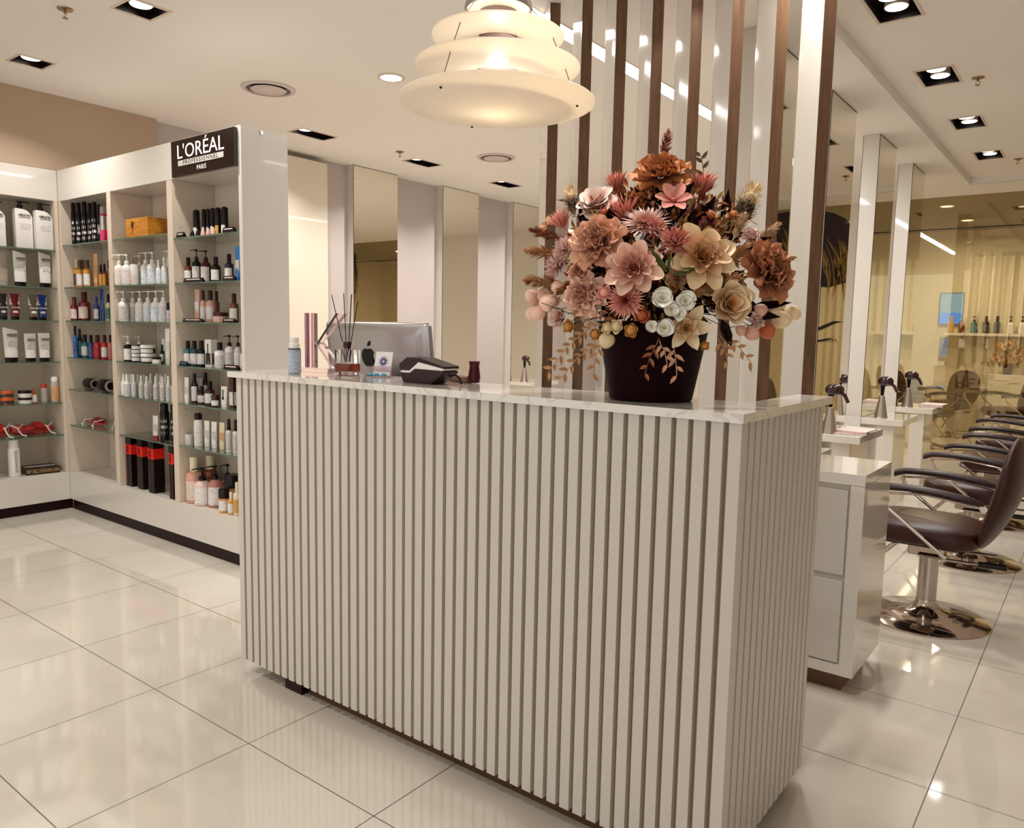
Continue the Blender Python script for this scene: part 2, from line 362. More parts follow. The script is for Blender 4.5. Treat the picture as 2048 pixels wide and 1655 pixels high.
# ------------------------------------------------------------------ salon chairs
def make_chair(y, label):
    t = thing('salon_chair', label, 'chair', (-.625, y, 0), 0, 'salon chairs facing the right mirror row')
    MB().lathe([(.285, 0), (.288, .008), (.275, .016), (.16, .034), (.075, .055), (.05, .085), (.046, .10)], 48).build('base_plate', m_chrome, t, True)
    MB().lathe([(.045, .098), (.045, .325), (.03, .326)], 24).build('column', m_steel_br, t, True)
    MB().box(-.09, .07, -.06, .06, .327, .40, .006).build('seat_bracket', m_chrome, t)
    MB().tube([(-.04, -.075, .335), (.1, -.085, .335), (.32, -.085, .342)], .007).build('lever', m_chrome, t, True)
    MB().tube([(.22, -.085, .339), (.335, -.085, .342)], .014).build('lever_grip', m_black, t, True)
    MB().tube([(.0, .06, .34), (.2, .085, .35), (.28, .085, .352)], .007).build('lever', m_chrome, t, True)
    c = MB(); c.ball((-.02, 0, .458), .245, .24, .058, .45, .5, 32, 12)
    for v in c.b.verts: v.co.z -= .12*max(0, v.co.x-.0)**1.5 ; v.co.z += .01*math.cos(v.co.y*6)
    c.build('seat', m_leather, t, True)
    MB().box(-.2, .17, -.17, .17, .398, .424).build('seat_base', m_black, t)
    c = MB(); c.ball((0, 0, 0), .052, .225, .275, .75, .8, 28, 18)
    for v in c.b.verts:
        x, yy, z = v.co; v.co.x = x*(1-.25*abs(z)/.265) - .55*yy*yy - .5*(z+.02)**2 + .10*(z+.26); v.co.z = z
    o = c.build('backrest', m_leather, t, True, (.285, 0, .672)); o.rotation_euler = (0, .14, 0)
    for s in (-1, 1):
        yy = .272*s
        a = MB(); n = 10; P = []
        for k in range(n+1):
            q = k/n; P.append((-.235+.475*q, yy, .672+.03*math.sin(PI*(q*.8+.12))-.02*q))
        rings = []
        for k, p in enumerate(P):
            wy, wz = .026, .017 if k else .02
            rings.append([(p[0], p[1]+wy*math.cos(j*PI/5)*(1 if k < n else .6), p[2]+wz*math.sin(j*PI/5)*(1 if k < n else .5)-(.012 if k == 0 else 0)) for j in range(10)])
        a.loft(rings).build('armrest', m_black2, t, True)
        MB().tube([(-.20, yy, .655), (-.17, yy, .60), (.0, yy, .47), (.10, yy*.95, .385), (.06, yy*.5, .37)], .009).tube([(-.20, yy, .655), (.0, yy, .672), (.23, yy, .643), (.245, yy, .64)], .006).lathe([(.016, -.006), (.016, .006)], 16, mtx=Matrix.Translation((.24, yy, .64)) @ Matrix.Rotation(PI/2, 4, 'X')).build('arm_frame', m_chrome, t, True)
    MB().tube([(-.12, .1, .40), (-.34, .09, .16), (-.36, 0, .15), (-.34, -.09, .16), (-.12, -.1, .40)], .009).build('footrest', m_chrome, t, True)
    return t
m_steel_br = mat('brushed_steel', '#b5aaa2', .25, metal=1); m_black2 = mat('arm_pad', '#230a0a', .38, spec=.3)
ch = make_chair(4.26, 'nearest brown leather salon chair beside the white drawer unit')
def copy_tree(o, parent=None):
    c = o.copy(); COL.objects.link(c); c.parent = parent
    for k in o.children: copy_tree(k, c)
    return c
for i, (y, x) in enumerate([(5.57, -.60), (6.88, -.59), (8.19, -.62)]):
    c = copy_tree(ch); c.location = (x, y, 0); c.rotation_euler = (0, 0, [-.06, .05, -.1][i]); c['label'] = ['second', 'third', 'farthest'][i]+' brown leather salon chair in the right row'

for x, y, rz_, lab in ((-1.78, 11.15, 2.6, 'salon chair beyond the tinted glass, nearest the partition'), (-1.72, 12.55, 1.2, 'dark chair at the back wall beyond the tinted glass'), (-.98, 11.9, .6, 'dark chair on the right beyond the tinted glass')):
    c = copy_tree(ch); c.location = (x, y, 0); c.rotation_euler = (0, 0, rz_); c['label'] = lab; c['group'] = 'salon chairs beyond the glass'
t = thing('wall_shelf', 'white floating shelf with bottles beyond the tinted glass', 'shelf', (-1.35, YE-.15, 1.44))
MB().box(-.62, 1.2, -.14, .149, 0, .04, .002).build('shelf_board', m_lam, t)
t = thing('white_cabinet', 'white cabinet with flowers on it beyond the tinted glass', 'cabinet', (-1.05, YE-.3, 0))
MB().box(-.28, .5, -.22, .18, 0, .90, .004).build('cabinet_body', m_lam, t); MB().box(-.02, .10, -.224, -.2205, .78, .79).build('handle', m_steel, t)
t = thing('wall_display', 'bright blue wall screen seen through the tinted glass', 'screen', (-1.93, YE-.02, 1.84))
MB().box(-.16, .16, -.02, .019, -.24, .24, .003).build('frame', m_black, t); MB().box(-.15, .15, -.0215, -.0205, -.06, .23).build('pale_panel', mat('screen_pale', '#101418', .3, emit='#7fb6ea', estr=1.3), t); MB().box(-.15, .15, -.0215, -.0205, -.23, -.06).build('blue_panel', mat('screen_blue', '#101418', .3, emit='#1578e8', estr=2.2), t)
cu = MB(); n = 120; A_, B_ = [], []
for k in range(n+1):
    x = -1.75+2.6*k/n; yy = YE-.06+.022*math.sin(k*1.1)+.012*math.sin(k*.43); A_.append((x, yy)); B_.append((x, yy-.004))
cu.prism(A_+B_[::-1], .01, 2.6)
c_ = cu.build('pleated_curtain', mat('curtain_cloth', '#d3c8b0', .8), None, True); tag(c_, 'cream pleated curtain on the back wall beyond the tinted glass', 'curtain')

# ------------------------------------------------------------------ louvre screen behind the desk, standing on a white drawer unit
th = math.radians(43)
ord8 = ['leftmost', 'second from left', 'third from left', 'fourth from left', 'fourth from right', 'third from right', 'second from right', 'rightmost']
for i in range(8):
    x = -2.305+.188*i
    t = thing('louvre_fin', f'{ord8[i]} of the tall white louvre fins with bronze edges behind the flowers', 'screen fin', (x, 3.25, .879), PI-th, 'louvre fins of the screen')
    # local x runs back along the board from its front corner, local y is its thickness
    MB().box(.0025, .1725, -.052, 0, 0, 2.12).build('board', m_gloss, t)
    MB().box(0, .0024, -.052, 0, 0, 2.12).build('bronze_edge', m_bronze, t)
    MB().box(.1726, .175, -.052, 0, 0, 2.12).build('bronze_edge', m_bronze, t)
t = thing('drawer_unit', 'glossy white two-drawer unit behind the right end of the desk', 'cabinet', (-.685, 3.09, 0))
MB().box(-1.95, 0, 0, .44, .835, .878, .001).box(-.05, 0, 0, .44, .078, .834).box(-1.95, -1.90, 0, .44, .078, .834).box(-1.90, -.05, 0, .44, .078, .118).box(-1.90, -.05, .02, .44, .118, .834).build('carcass', m_gloss, t)
for k, (z0, z1) in enumerate(((.125, .452), (.478, .812))):
    for x0 in (-1.895, -1.27, -.66):
        MB().box(x0+.004, x0+.60, .004, .019, z0, z1, .001).build('drawer', m_lam, t)
MB().box(-1.88, -.05, .05, .40, 0, .077).build('plinth', mat('brown_plinth', '#6b4a32', .4), t)
MB().box(-.8, -.001, .001, .43, .0, .001).build('shadow_gap', m_under, t) if False else None

# ------------------------------------------------------------------ reception desk
dk = thing('reception_desk', 'long white slatted reception desk with pale quartz top', 'desk', (0, 0, 0))
sl = MB()
for i in range(46): sl.box(-2.690+.0445*i, -2.690+.0445*i+.031, 1.730, 1.7495, .055, 1.1955, .0006)
sl.build('front_slats', m_slat, dk)
sl = MB()
for i in range(15): sl.box(-.6795, -.660, 1.7500+.0436*i+.0, 1.7500+.0436*i+.031, .055, 1.1955, .0006)
sl.build('side_slats', m_slat, dk)
MB().box(-2.688, -.680, 1.750, 1.762, .056, 1.195).box(-.692, -.680, 1.762, 2.40, .056, 1.195).build('backing_board', m_back, dk)
MB().box(-2.688, -.693, 1.763, 2.0, .9, 1.19).box(-2.688, -.70, 1.763, 1.99, .057, .075).box(-.75, -.693, 1.99, 2.40, .057, 1.19).box(-2.688, -2.65, 1.763, 2.0, .076, .899).build('carcass', m_under, dk)
MB().box(-2.75, -.76, 2.02, 2.68, .735, .765, .002).box(-2.75, -2.72, 2.02, 2.66, 0, .734).build('staff_worktop', m_lam, dk)
MB().prism([(-2.722, 1.712), (-.647, 1.712), (-.647, 2.437), (-.754, 2.437), (-.754, 2.03), (-2.722, 2.03)], 1.196, 1.218).build('countertop', m_stone, dk)
MB().box(-2.431, -2.33, 1.752, 1.99, 0, .0545).build('foot_block', m_dark, dk)
MB().box(-2.32, -.73, 1.778, 1.96, 0, .0545).box(-.79, -.73, 1.96, 2.36, 0, .0545).build('plinth', mat('reflection_brown', '#4a2a10', .35), dk)  # set forward and coloured brown to imitate the dark reflection under the desk

# ------------------------------------------------------------------ display shelving
m_pin = mat('pin_hole', '#4a3a32', .6)
Z1 = [1.946, 1.644, 1.406, 1.140, .907, .640]; Z3 = [1.912, 1.645, 1.410, 1.143, .912, .648]; ZL = [1.908, 1.640, 1.403, 1.105, .804, .566]
su = thing('display_shelving', 'tall white retail shelving with three product bays and glass shelves', 'shelving', (0, 2.505, 0))
MB().box(-3.835, -3.805, 0, .30, .076, 2.472).build('side_panel', m_lam, su)
for x0, x1 in ((-6.09, -6.055), (-5.355, -5.300), (-4.590, -4.530)): MB().box(x0, x1, 0, .28, .285, 2.256).build('divider', m_lam2, su)
MB().box(-6.09, -3.8355, .282, .30, .076, 2.472).build('back_panel', m_lam2, su)
MB().box(-6.09, -3.8355, 0, .28, 2.257, 2.472).build('header', m_lam, su)
MB().box(-6.09, -3.8355, 0, .28, .076, .284).build('base_panel', m_lam, su)
MB().box(-6.09, -3.84, .018, .27, 0, .0755).build('plinth', m_dark, su)
for (x0, x1), zz in (((-6.054, -5.356), Z1), ((-5.299, -4.591), Z1), ((-4.529, -3.836), Z3)):
    for z in zz:
        s = MB().box(x0, x1, .004, .275, z-.008, z-.0005).build('glass_shelf', m_glass, su)
        MB().box(x0, x1, .002, .0038, z-.008, z-.0005).build('glass_edge', m_gedge, s)
ph = MB()
for x in (-5.3005, -4.5305+.001, -6.0545):
    for yy in (.05, .22):
        for z in [a+b for a in Z1 for b in (-.075, -.04, .03)]: ph.box(x, x+.0008, yy, yy+.004, z, z+.005)
ph.build('pin_hole', m_pin, su)['kind'] = 'stuff'
sp_ = MB().box(-3.804, -3.798, .12, .135, 2.445, 2.465).build('hook', m_steel, su)
lu = thing('display_shelving', 'white retail shelving on the left wall, cut by the picture edge', 'shelving', (-6.0905, 0, 0))
MB().box(-.30, 0, 2.478, 2.502, .285, 2.256).box(-.30, 0, 1.745, 1.778, .285, 2.256).build('divider', m_lam2, lu)
MB().box(-.32, -.302, 1.745, 2.78, .076, 2.472).build('back_panel', m_lam2, lu)
MB().box(-.30, 0, 1.745, 2.503, 2.257, 2.472).build('header', m_lam, lu)
MB().box(-.30, 0, 1.745, 2.503, .076, .284).build('base_panel', m_lam, lu)
MB().box(-.28, -.03, 1.745, 2.533, 0, .0755).build('plinth', m_dark, lu)
for z in ZL:
    s = MB().box(-.295, -.004, 1.779, 2.477, z-.008, z-.0005).build('glass_shelf', m_glass, lu)
    MB().box(-.0038, -.002, 1.779, 2.477, z-.008, z-.0005).build('glass_edge', m_gedge, s)
# brand sign on the header
sg = thing('brand_sign', 'black sign with large white lettering on the shelving header', 'sign', (-4.16, 2.5045, 2.36))
m_sign = mat('sign_black', '#120305', .15, coat=.5); m_white = mat('letter_white', '#f1ece4', .5); m_bar = mat('sign_bar', '#b9bab2', .4)
MB().box(-.323, .323, -.022, 0, -.104, .102, .001).build('board', m_sign, sg)
text("L'ORÉAL", .112, m_white, sg, on_front(-.016, -.0225, .030), sx=1.17)
MB().box(-.245, .225, -.0245, -.0225, -.046, -.016).build('bar', m_bar, sg)
text("PROFESSIONNEL", .030, m_sign, sg, on_front(-.01, -.0248, -.031), sx=1.35, space=1.25)
text("PARIS", .036, m_white, sg, on_front(-.0, -.0225, -.074), sx=1.0, space=1.12, extrude=.0003)

# ------------------------------------------------------------------ products on the shelves
CLR = dict(white='#e9e4df', black='#100406', greybeige='#a89a8c', darkgrey='#2a2022', crimson='#6e0a20', taupe='#6b5b4c', blue='#14327f', orange='#c85a1c', silver='#b5aaa4', redorange='#d2381c',
 peach='#d9a06a', peachd='#c08a58', red='#b3121b', pink='#d23a68', gold='#c98a35', goldcap='#5a3312', cream='#d9c9a8', teal='#1f6a70', skyblue='#1f78c8', salmon='#c8756a', tan='#b49a80', bluey='#dfe3ea', pinky='#d9a9a0',
 greyl='#cfc8c4', lilac='#c9c2cf', darkred='#4a0a14', greenw='#dfe2d0', yellow='#d9a53a', amber='#6b3210', navy='#221c33', pink2='#d8a594', brown='#3a1410', rose='#7a3a3c', slate='#2f4550', maroon='#3d0912', cream2='#e3d2b4',
 pink3='#d39a88', pale='#e2cfc4', copper='#7a3518', rose2='#b97c6c', pale2='#e0c3b8', gold2='#d09a4c', wood='#c07a1e')
GLOSSY = {'gold', 'amber', 'copper', 'goldcap', 'red', 'crimson', 'blue', 'maroon', 'pink3', 'skyblue', 'teal'}
def pm(n): return mat('plastic_'+n, CLR[n], .18 if n in GLOSSY else .32, spec=.3 if n in ('black', 'maroon', 'darkred', 'brown') else .5, coat=.3 if n in GLOSSY else 0)
def lm(n):
    ink = '#f0e8e0' if n in ('black', 'maroon', 'darkred', 'blue', 'copper', 'teal') else '#5a4a52'
    if n == 'bluey': ink = '#3a6f96'
    if n == 'pinky': ink = '#9a5a5e'
    if n == 'lilac': ink = '#554a66'
    return print_mat('label_'+n, {'pinky': '#e6dfda', 'lilac': '#e0dce0'}.get(n, CLR[n]), ink, .4, 140, 260, .60)
m_silver = mat('can_rim', '#c9c4be', .2, metal=1)
KIND = dict(kpump=('pump_bottle', 'bottle'), pump=('pump_bottle', 'bottle'), bottle=('product_bottle', 'bottle'), can=('aerosol_can', 'spray can'), spray=('spray_bottle', 'bottle'), spray2=('styling_bottle', 'bottle'), tube=('product_tube', 'tube'), ktube=('product_tube', 'tube'), ctube=('product_tube', 'tube'),
 jar=('product_jar', 'jar'), box=('product_carton', 'box'), rbox=('product_carton', 'box'), wbox=('wooden_box', 'box'), bag=('product_pouch', 'pouch'), roll=('cylinder_tin', 'tin'), strip=('shelf_talker', 'shelf label'), cone=('sample_pot', 'sample pot'))
FACE = {'L': PI/2, 'C': .35, 'M': .35, 'S': .35}
def wrap_label(t, r, z0, z1, m, a=75, sx=1, sy=1, name='label'):
    b = MB(); n = 14; A = math.radians(a); P = []
    for rr_ in (r+.0004, r+.0009):
        P.append([(rr_*sx*math.sin(-A+2*A*k/n), -rr_*sy*math.cos(-A+2*A*k/n)) for k in range(n+1)])
    poly = P[1]+P[0][::-1]
    V = [[b.b.verts.new((x, y, z)) for x, y in poly] for z in (z0, z1)]; k = len(poly)
    for i in range(k): b.b.faces.new((V[0][i], V[0][(i+1) % k], V[1][(i+1) % k], V[1][i]))
    for i in range(n):
        for q in V: b.b.faces.new((q[i], q[i+1], q[k-2-i], q[k-1-i]))
    return b.build(name, m, t, True)
def item(ty, w, h, c1, c2, c3, look, t):
    r = w/2; B, Cp, Lb = pm(c1), pm(c2), lm(c3)
    if ty in ('bottle',):
        hb = h*.68; rn = r*.42; hc = h-hb-.02*h
        MB().lathe([(r*.93, 0), (r, .004), (r, hb*.86), (r*.93, hb*.94), (rn*1.15, hb*1.0), (rn, hb*1.02+.001)], 22).build('body', B, t, True)
        MB().lathe([(rn*1.18, hb*1.02), (rn*1.18, h*.985), (rn*1.02, h)], 16).build('cap', Cp, t, True)
        wrap_label(t, r, hb*.12, hb*.72, Lb)
    elif ty == 'pump':
        hb = h*.66; rn = r*.36
        MB().lathe([(r*.93, 0), (r, .004), (r, hb*.80), (r*.9, hb*.9), (rn*1.3, hb*.99), (rn, hb*1.01)], 22).build('body', B, t, True)
        p = MB().lathe([(rn*1.25, hb), (rn*1.25, hb+h*.10), (rn*.7, hb+h*.12), (rn*.32, hb+h*.13), (rn*.32, h*.93), (rn*.9, h*.935), (rn*.95, h*.985), (rn*.5, h)], 14)
        p.tube([(0, 0, h*.965), (-r*.5, -r*.45, h*.97), (-r*.88, -r*.8, h*.955), (-r*.95, -r*.85, h*.93)], rn*.33, 8, rn*.2)
        p.build('pump', Cp, t, True); wrap_label(t, r, hb*.08, hb*.74, Lb)
    elif ty == 'kpump':
        hb = h*.84; ry = r*.5; pts = []
        prof = [(-r, 0), (r, 0), (r, hb*.80), (r*.8, hb*.88), (r*.45, hb*.955), (0, hb*.99), (-r*.85, hb*1.0), (-r, hb*.985)]
        MB().prism([(x, z) for x, z in prof], -ry, ry, Matrix.Rotation(PI/2, 4, 'X')).build('body', B, t)
        bevel(t.children[0], .006)
        p = MB().lathe([(r*.34, hb*.99), (r*.34, hb*1.09), (r*.2, hb*1.10), (r*.2, h*.96), (r*.3, h*.965), (r*.3, h)], 14, c=(-r*.25, 0, 0)); p.box(-r*.2, r*.85, -r*.12, r*.12, h*.972, h*.995, .001); p.build('pump', Cp, t, True)
        kt(t, r, hb, ry)
    elif ty in ('ktube', 'tube', 'ctube'):
        hc = h*(.13 if ty != 'ctube' else .14); ry = r*.48
        rings = []
        for k in range(9):
            q = k/8; rx = r*(.9+.1*q); yy = ry*(1-q)+.0015
            if ty == 'ktube': yy = ry*(1-.55*q)
            top = hc+(h-hc)*q
            rings.append([(rx*math.cos(2*PI*j/18)*.99, yy*math.sin(2*PI*j/18), top-(.0 if ty != 'ktube' else (q**3)*h*.05*(1+math.cos(2*PI*j/18)))) for j in range(18)])
        MB().loft(rings).build('body', B, t, True)
        MB().lathe([(r*.82, 0), (r*.86, hc-.001)], 20, sy=.55).build('cap', Cp, t, True)
        if ty == 'ktube' and c1 == 'white' or 'KERATIN' in look: kt(t, r, h*.94, ry*.8)
        elif ty == 'ctube':
            MB().loft([[(r*(.97+.01*k)*math.cos(2*PI*j/18), (ry*(.5-.22*k)+.0012)*math.sin(2*PI*j/18), h*(.58+.18*k)) for j in range(18)] for k in (0, 1, 2)]).build('white_band', pm('white'), t, True)
            MB().ball((0, -ry*.62, h*.30), r*.6, .006, h*.07).build('emblem', pm('white'), t, True)
            text('COLOR', r*.52, pm('white'), t, on_front(0, -ry*.80-.004, h*.47), bold=.0006)
        elif 'picture' in look: picture(t, -ry*.75, h, r)
        else: wrap_label(t, r, h*.3, h*.62, Lb, 55, .97, .40)
    elif ty == 'can':
        hc = h*.80
        MB().lathe([(r*.97, 0), (r, .003), (r, hc*.93), (r*.86, hc*.975), (r*.8, hc)], 22).build('body', B, t, True)
        MB().lathe([(r*.84, hc+.0005), (r*.84, h*.96), (r*.7, h*.995), (r*.3, h)], 20).build('cap', Cp, t, True)
        if c3 == 'silver' and c1 == 'pink':
            MB().lathe([(r*1.005, hc*.45), (r*1.01, hc*.92)], 22, cap=False).build('silver_band', m_silver, t, True)
        elif 'SILHOUETTE' in look: text('SILHOUETTE', .024, mat('ink_grey', '#6a625e', .5), t, Matrix.Translation((0, -r-.002, hc*.52)) @ Matrix.Rotation(PI/2, 4, 'X') @ Matrix.Rotation(PI/2, 4, 'Z'), space=1.2)
        elif 'OSMO' in look: text('OSMO', .022, m_white, t, Matrix.Rotation(.5, 4, 'Z') @ Matrix.Translation((0, -r-.002, hc*.45)) @ Matrix.Rotation(PI/2, 4, 'X') @ Matrix.Rotation(-PI/2, 4, 'Z'))
        else: wrap_label(t, r, hc*.12, hc*.78, lm('peach') if c3 == 'peach' else (print_mat('can_script', CLR['black'], '#f0e8e0', .3, 26, 190, .56) if c1 == 'black' else lm(c3 if c3 != 'black' else 'white')), 70)
    elif ty == 'spray':
        hb = h*.66
        MB().lathe([(r*.95, 0), (r, .003), (r, hb*.9), (r*.75, hb)], 20).build('body', B, t, True)
        MB().lathe([(r*.62, hb+.0005), (r*.6, hb+h*.08), (r*.5, hb+h*.09), (r*.5, h*.9), (r*.42, h)], 16).build('spray_head', Cp, t, True)
        wrap_label(t, r, hb*.1, hb*.85, Lb)
    elif ty == 'spray2':
        MB().lathe([(r*.95, 0), (r, .003), (r, h*.55)], 20).build('body', B, t, True)
        MB().lathe([(r*.96, h*.551), (r*.96, h*.93), (r*.8, h*.98), (r*.4, h)], 20).build('cap', Cp, t, True)
        wrap_label(t, r, h*.1, h*.38, lm(c3), 40)
    elif ty == 'jar':
        hb = h*.62
        MB().lathe([(r*.92, 0), (r*.97, .003), (r*.97, hb)], 24).build('body', B, t, True)
        MB().lathe([(r, hb+.0005), (r, h-.003), (r*.96, h)], 24).build('lid', Cp, t, True)
        wrap_label(t, r*.97, hb*.15, hb*.85, Lb, 80)
    elif ty == 'box':
        MB().box(-r, r, -r*.7, r*.7, 0, h, .0008).build('carton', B, t)
        MB().box(-r*.82, r*.82, -r*.7-.001, -r*.7-.0002, h*.08, h*.5).box(r+.0002, r+.001, -r*.55, r*.55, h*.08, h*.5).build('label', Lb, t)
        if 'dropper' in look: picture(t, -r*.7-.0015, h, r)
    elif ty == 'rbox':
        MB().box(-r, r, -r, r, 0, h*.66).box(-r, r, -r, r, h*.86, h).build('carton', pm('black'), t)
        bd = MB().box(-r-.0005, r+.0005, -r-.0005, r+.0005, h*.66, h*.86).build('red_band', mat('band_red', '#e01a12', .4), t)
        k = MB()
        for q in range(5): k.box(-r*.6, r*.1, -r-.002, -r-.0008, h*(.69+.034*q), h*(.698+.034*q))
        k.box(-r*.32, -r*.22, -r-.002, -r-.0008, h*.68, h*.85).box(-r*.62, -r*.55, -r-.002, -r-.0008, h*.68, h*.84).box(r*.05, r*.12, -r-.002, -r-.0008, h*.68, h*.84)
        k.build('character_mark', pm('black'), bd)
        k = MB().prism([(-r*.9, h*.05), (-r*.6, h*.05), (-r*.5, h*.2), (-r*.75, h*.4), (-r*.6, h*.62), (-r*.9, h*.62)], 0, .0008, Matrix.Translation((0, -r-.0002, 0)) @ Matrix.Rotation(PI/2, 4, 'X')).build('red_swirl', mat('band_dark', '#5e0d10', .4), t)
    elif ty == 'cone':
        MB().lathe([(r*1.0, 0), (r*.9, h*.3), (r*.55, h*.8), (r*.2, h)], 16).build('pot', B, t, True)
    elif ty == 'strip':
        MB().prism([(-.012, 0), (.012, 0), (.012, .004), (-.003, h)], -r, r, Matrix.Translation((0, 0, 0)) @ Matrix(((0, 0, 1, 0), (1, 0, 0, 0), (0, 1, 0, 0), (0, 0, 0, 1)))).build('strip_body', pm('black'), t)
        ln = math.hypot(.009, h)
        o = MB().box(-r*.72, r*.72, -.0006, .0006, -h*.2, h*.2).build('printed_name', print_mat('strip_'+c3, CLR['black'], CLR[c3] if c3 != 'white' else '#f4d8d0', .3, 55, 150, .42), t, loc=(0, -.0085, h*.52)); o.rotation_euler = (-math.atan2(.009, h), 0, 0)
def picture(t, y, h, r):
    q = [(-.16, .2), (.16, .2), (.2, .45), (.08, .52), (.07, .72), (.1, .84), (-.1, .84), (-.07, .72), (-.08, .52), (-.2, .45)]
    MB().prism([(a*r*1.6, b*h) for a, b in q], 0, .001, Matrix.Translation((0, y, 0)) @ Matrix.Rotation(PI/2, 4, 'X')).build('bottle_picture', pm('black'), t)
def kt(t, r, hb, ry):
    ink = mat('ink_black', '#17090c', .5)
    text('KERATIN', r*.34, ink, t, on_front(r*.08, -ry-.0012, hb*.835), bold=.0005, sx=.98)
    text('COMPLEX', r*.30, ink, t, on_front(r*.12, -ry-.0012, hb*.78), sx=.98)
    MB().box(-r*.45, r*.75, -ry-.0012, -ry-.0004, hb*.48, hb*.62).build('fine_print', print_mat('fine_print', CLR['white'], '#8a8088', .4, 130, 300, .5), t)
def bevel(o, wdt):
    b = bmesh.new(); b.from_mesh(o.data); bmesh.ops.bevel(b, geom=b.edges[:], offset=wdt, segments=2, affect='EDGES', profile=.6, clamp_overlap=True)
    b.to_mesh(o.data); b.free()
    for p in o.data.polygons: p.use_smooth = True
    try: o.data.set_sharp_from_angle(angle=math.radians(50))
    except Exception: pass
m_pouch = mat('red_pouch', '#a01018', .12, coat=.8)
vary(m_pouch, '#7d0a10', '#c22020', 18, (1, 1, 2), 3, .4, .6, 1.0)
m_wood = mat('box_wood', '#c27a1c', .4)
vary(m_wood, '#a85f12', '#d8942e', 7, (1, 1, 6), 5, .3, .7, .2, 1.2)
def special(ty, w, h, look, t):
    if ty == 'bag':
        b = MB().ball((0, 0, h*.42), w/2, .048, h*.42, .8, .8, 28, 12)
        for v in b.b.verts: v.co.z += .012*math.sin(v.co.x*38)*(v.co.z > h*.3)+.006*math.sin(v.co.x*70+v.co.y*60); v.co.z = max(v.co.z, .001)
        b.build('pouch_body', m_pouch, t, True)
        for s in (-.45, .35):
            x = s*w*.8
            MB().tube([(x-.03, -.02, h*.85), (x, -.045, h*.62), (x+.01, -.06, h*.3), (x+.02, -.075, .012), (x+.045, -.078, .004)], .0045).tube([(x+.05, -.01, h*.86), (x+.01, -.045, h*.62), (x-.04, -.02, h*.8)], .0035).build('strap', pm('white'), t, True)
    elif ty == 'roll':
        r = h/2; mx = Matrix.Translation((0, 0, r)) @ Matrix.Rotation(PI/2, 4, 'Y')
        MB().lathe([(r*.96, -w/2), (r, -w/2+.003), (r, w/2-.003), (r*.96, w/2)], 26, mtx=mx).build('tin_body', pm('black'), t, True)
        MB().lathe([(r*.93, w/2+.0005), (r*.93, w/2+.002), (r*.70, w/2+.003)], 26, mtx=mx).build('end_ring', pm('greybeige'), t, True)
        MB().lathe([(r*.6, w/2+.003), (r*.5, w/2+.004)], 22, mtx=mx).build('end_label', pm('black'), t, True)
    elif ty == 'wbox':
        MB().box(-w/2, w/2, -.08, .08, 0, h*.97, .002).build('box_body', m_wood, t)
        k = MB()
        for a in range(8):
            k.prism([(0, .004), (.004, .012), (0, .026), (-.004, .012)], 0, .0012, Matrix.Translation((-w*.18, -.0802, h*.68)) @ Matrix.Rotation(PI/2, 4, 'X') @ Matrix.Rotation(a*PI/4, 4, 'Z'))
        k.prism([(-.005, 0), (.005, 0), (.001, -.06)], 0, .0012, Matrix.Translation((-w*.18, -.0802, h*.62)) @ Matrix.Rotation(PI/2, 4, 'X'))
        k.build('burnt_emblem', pm('black'), t)
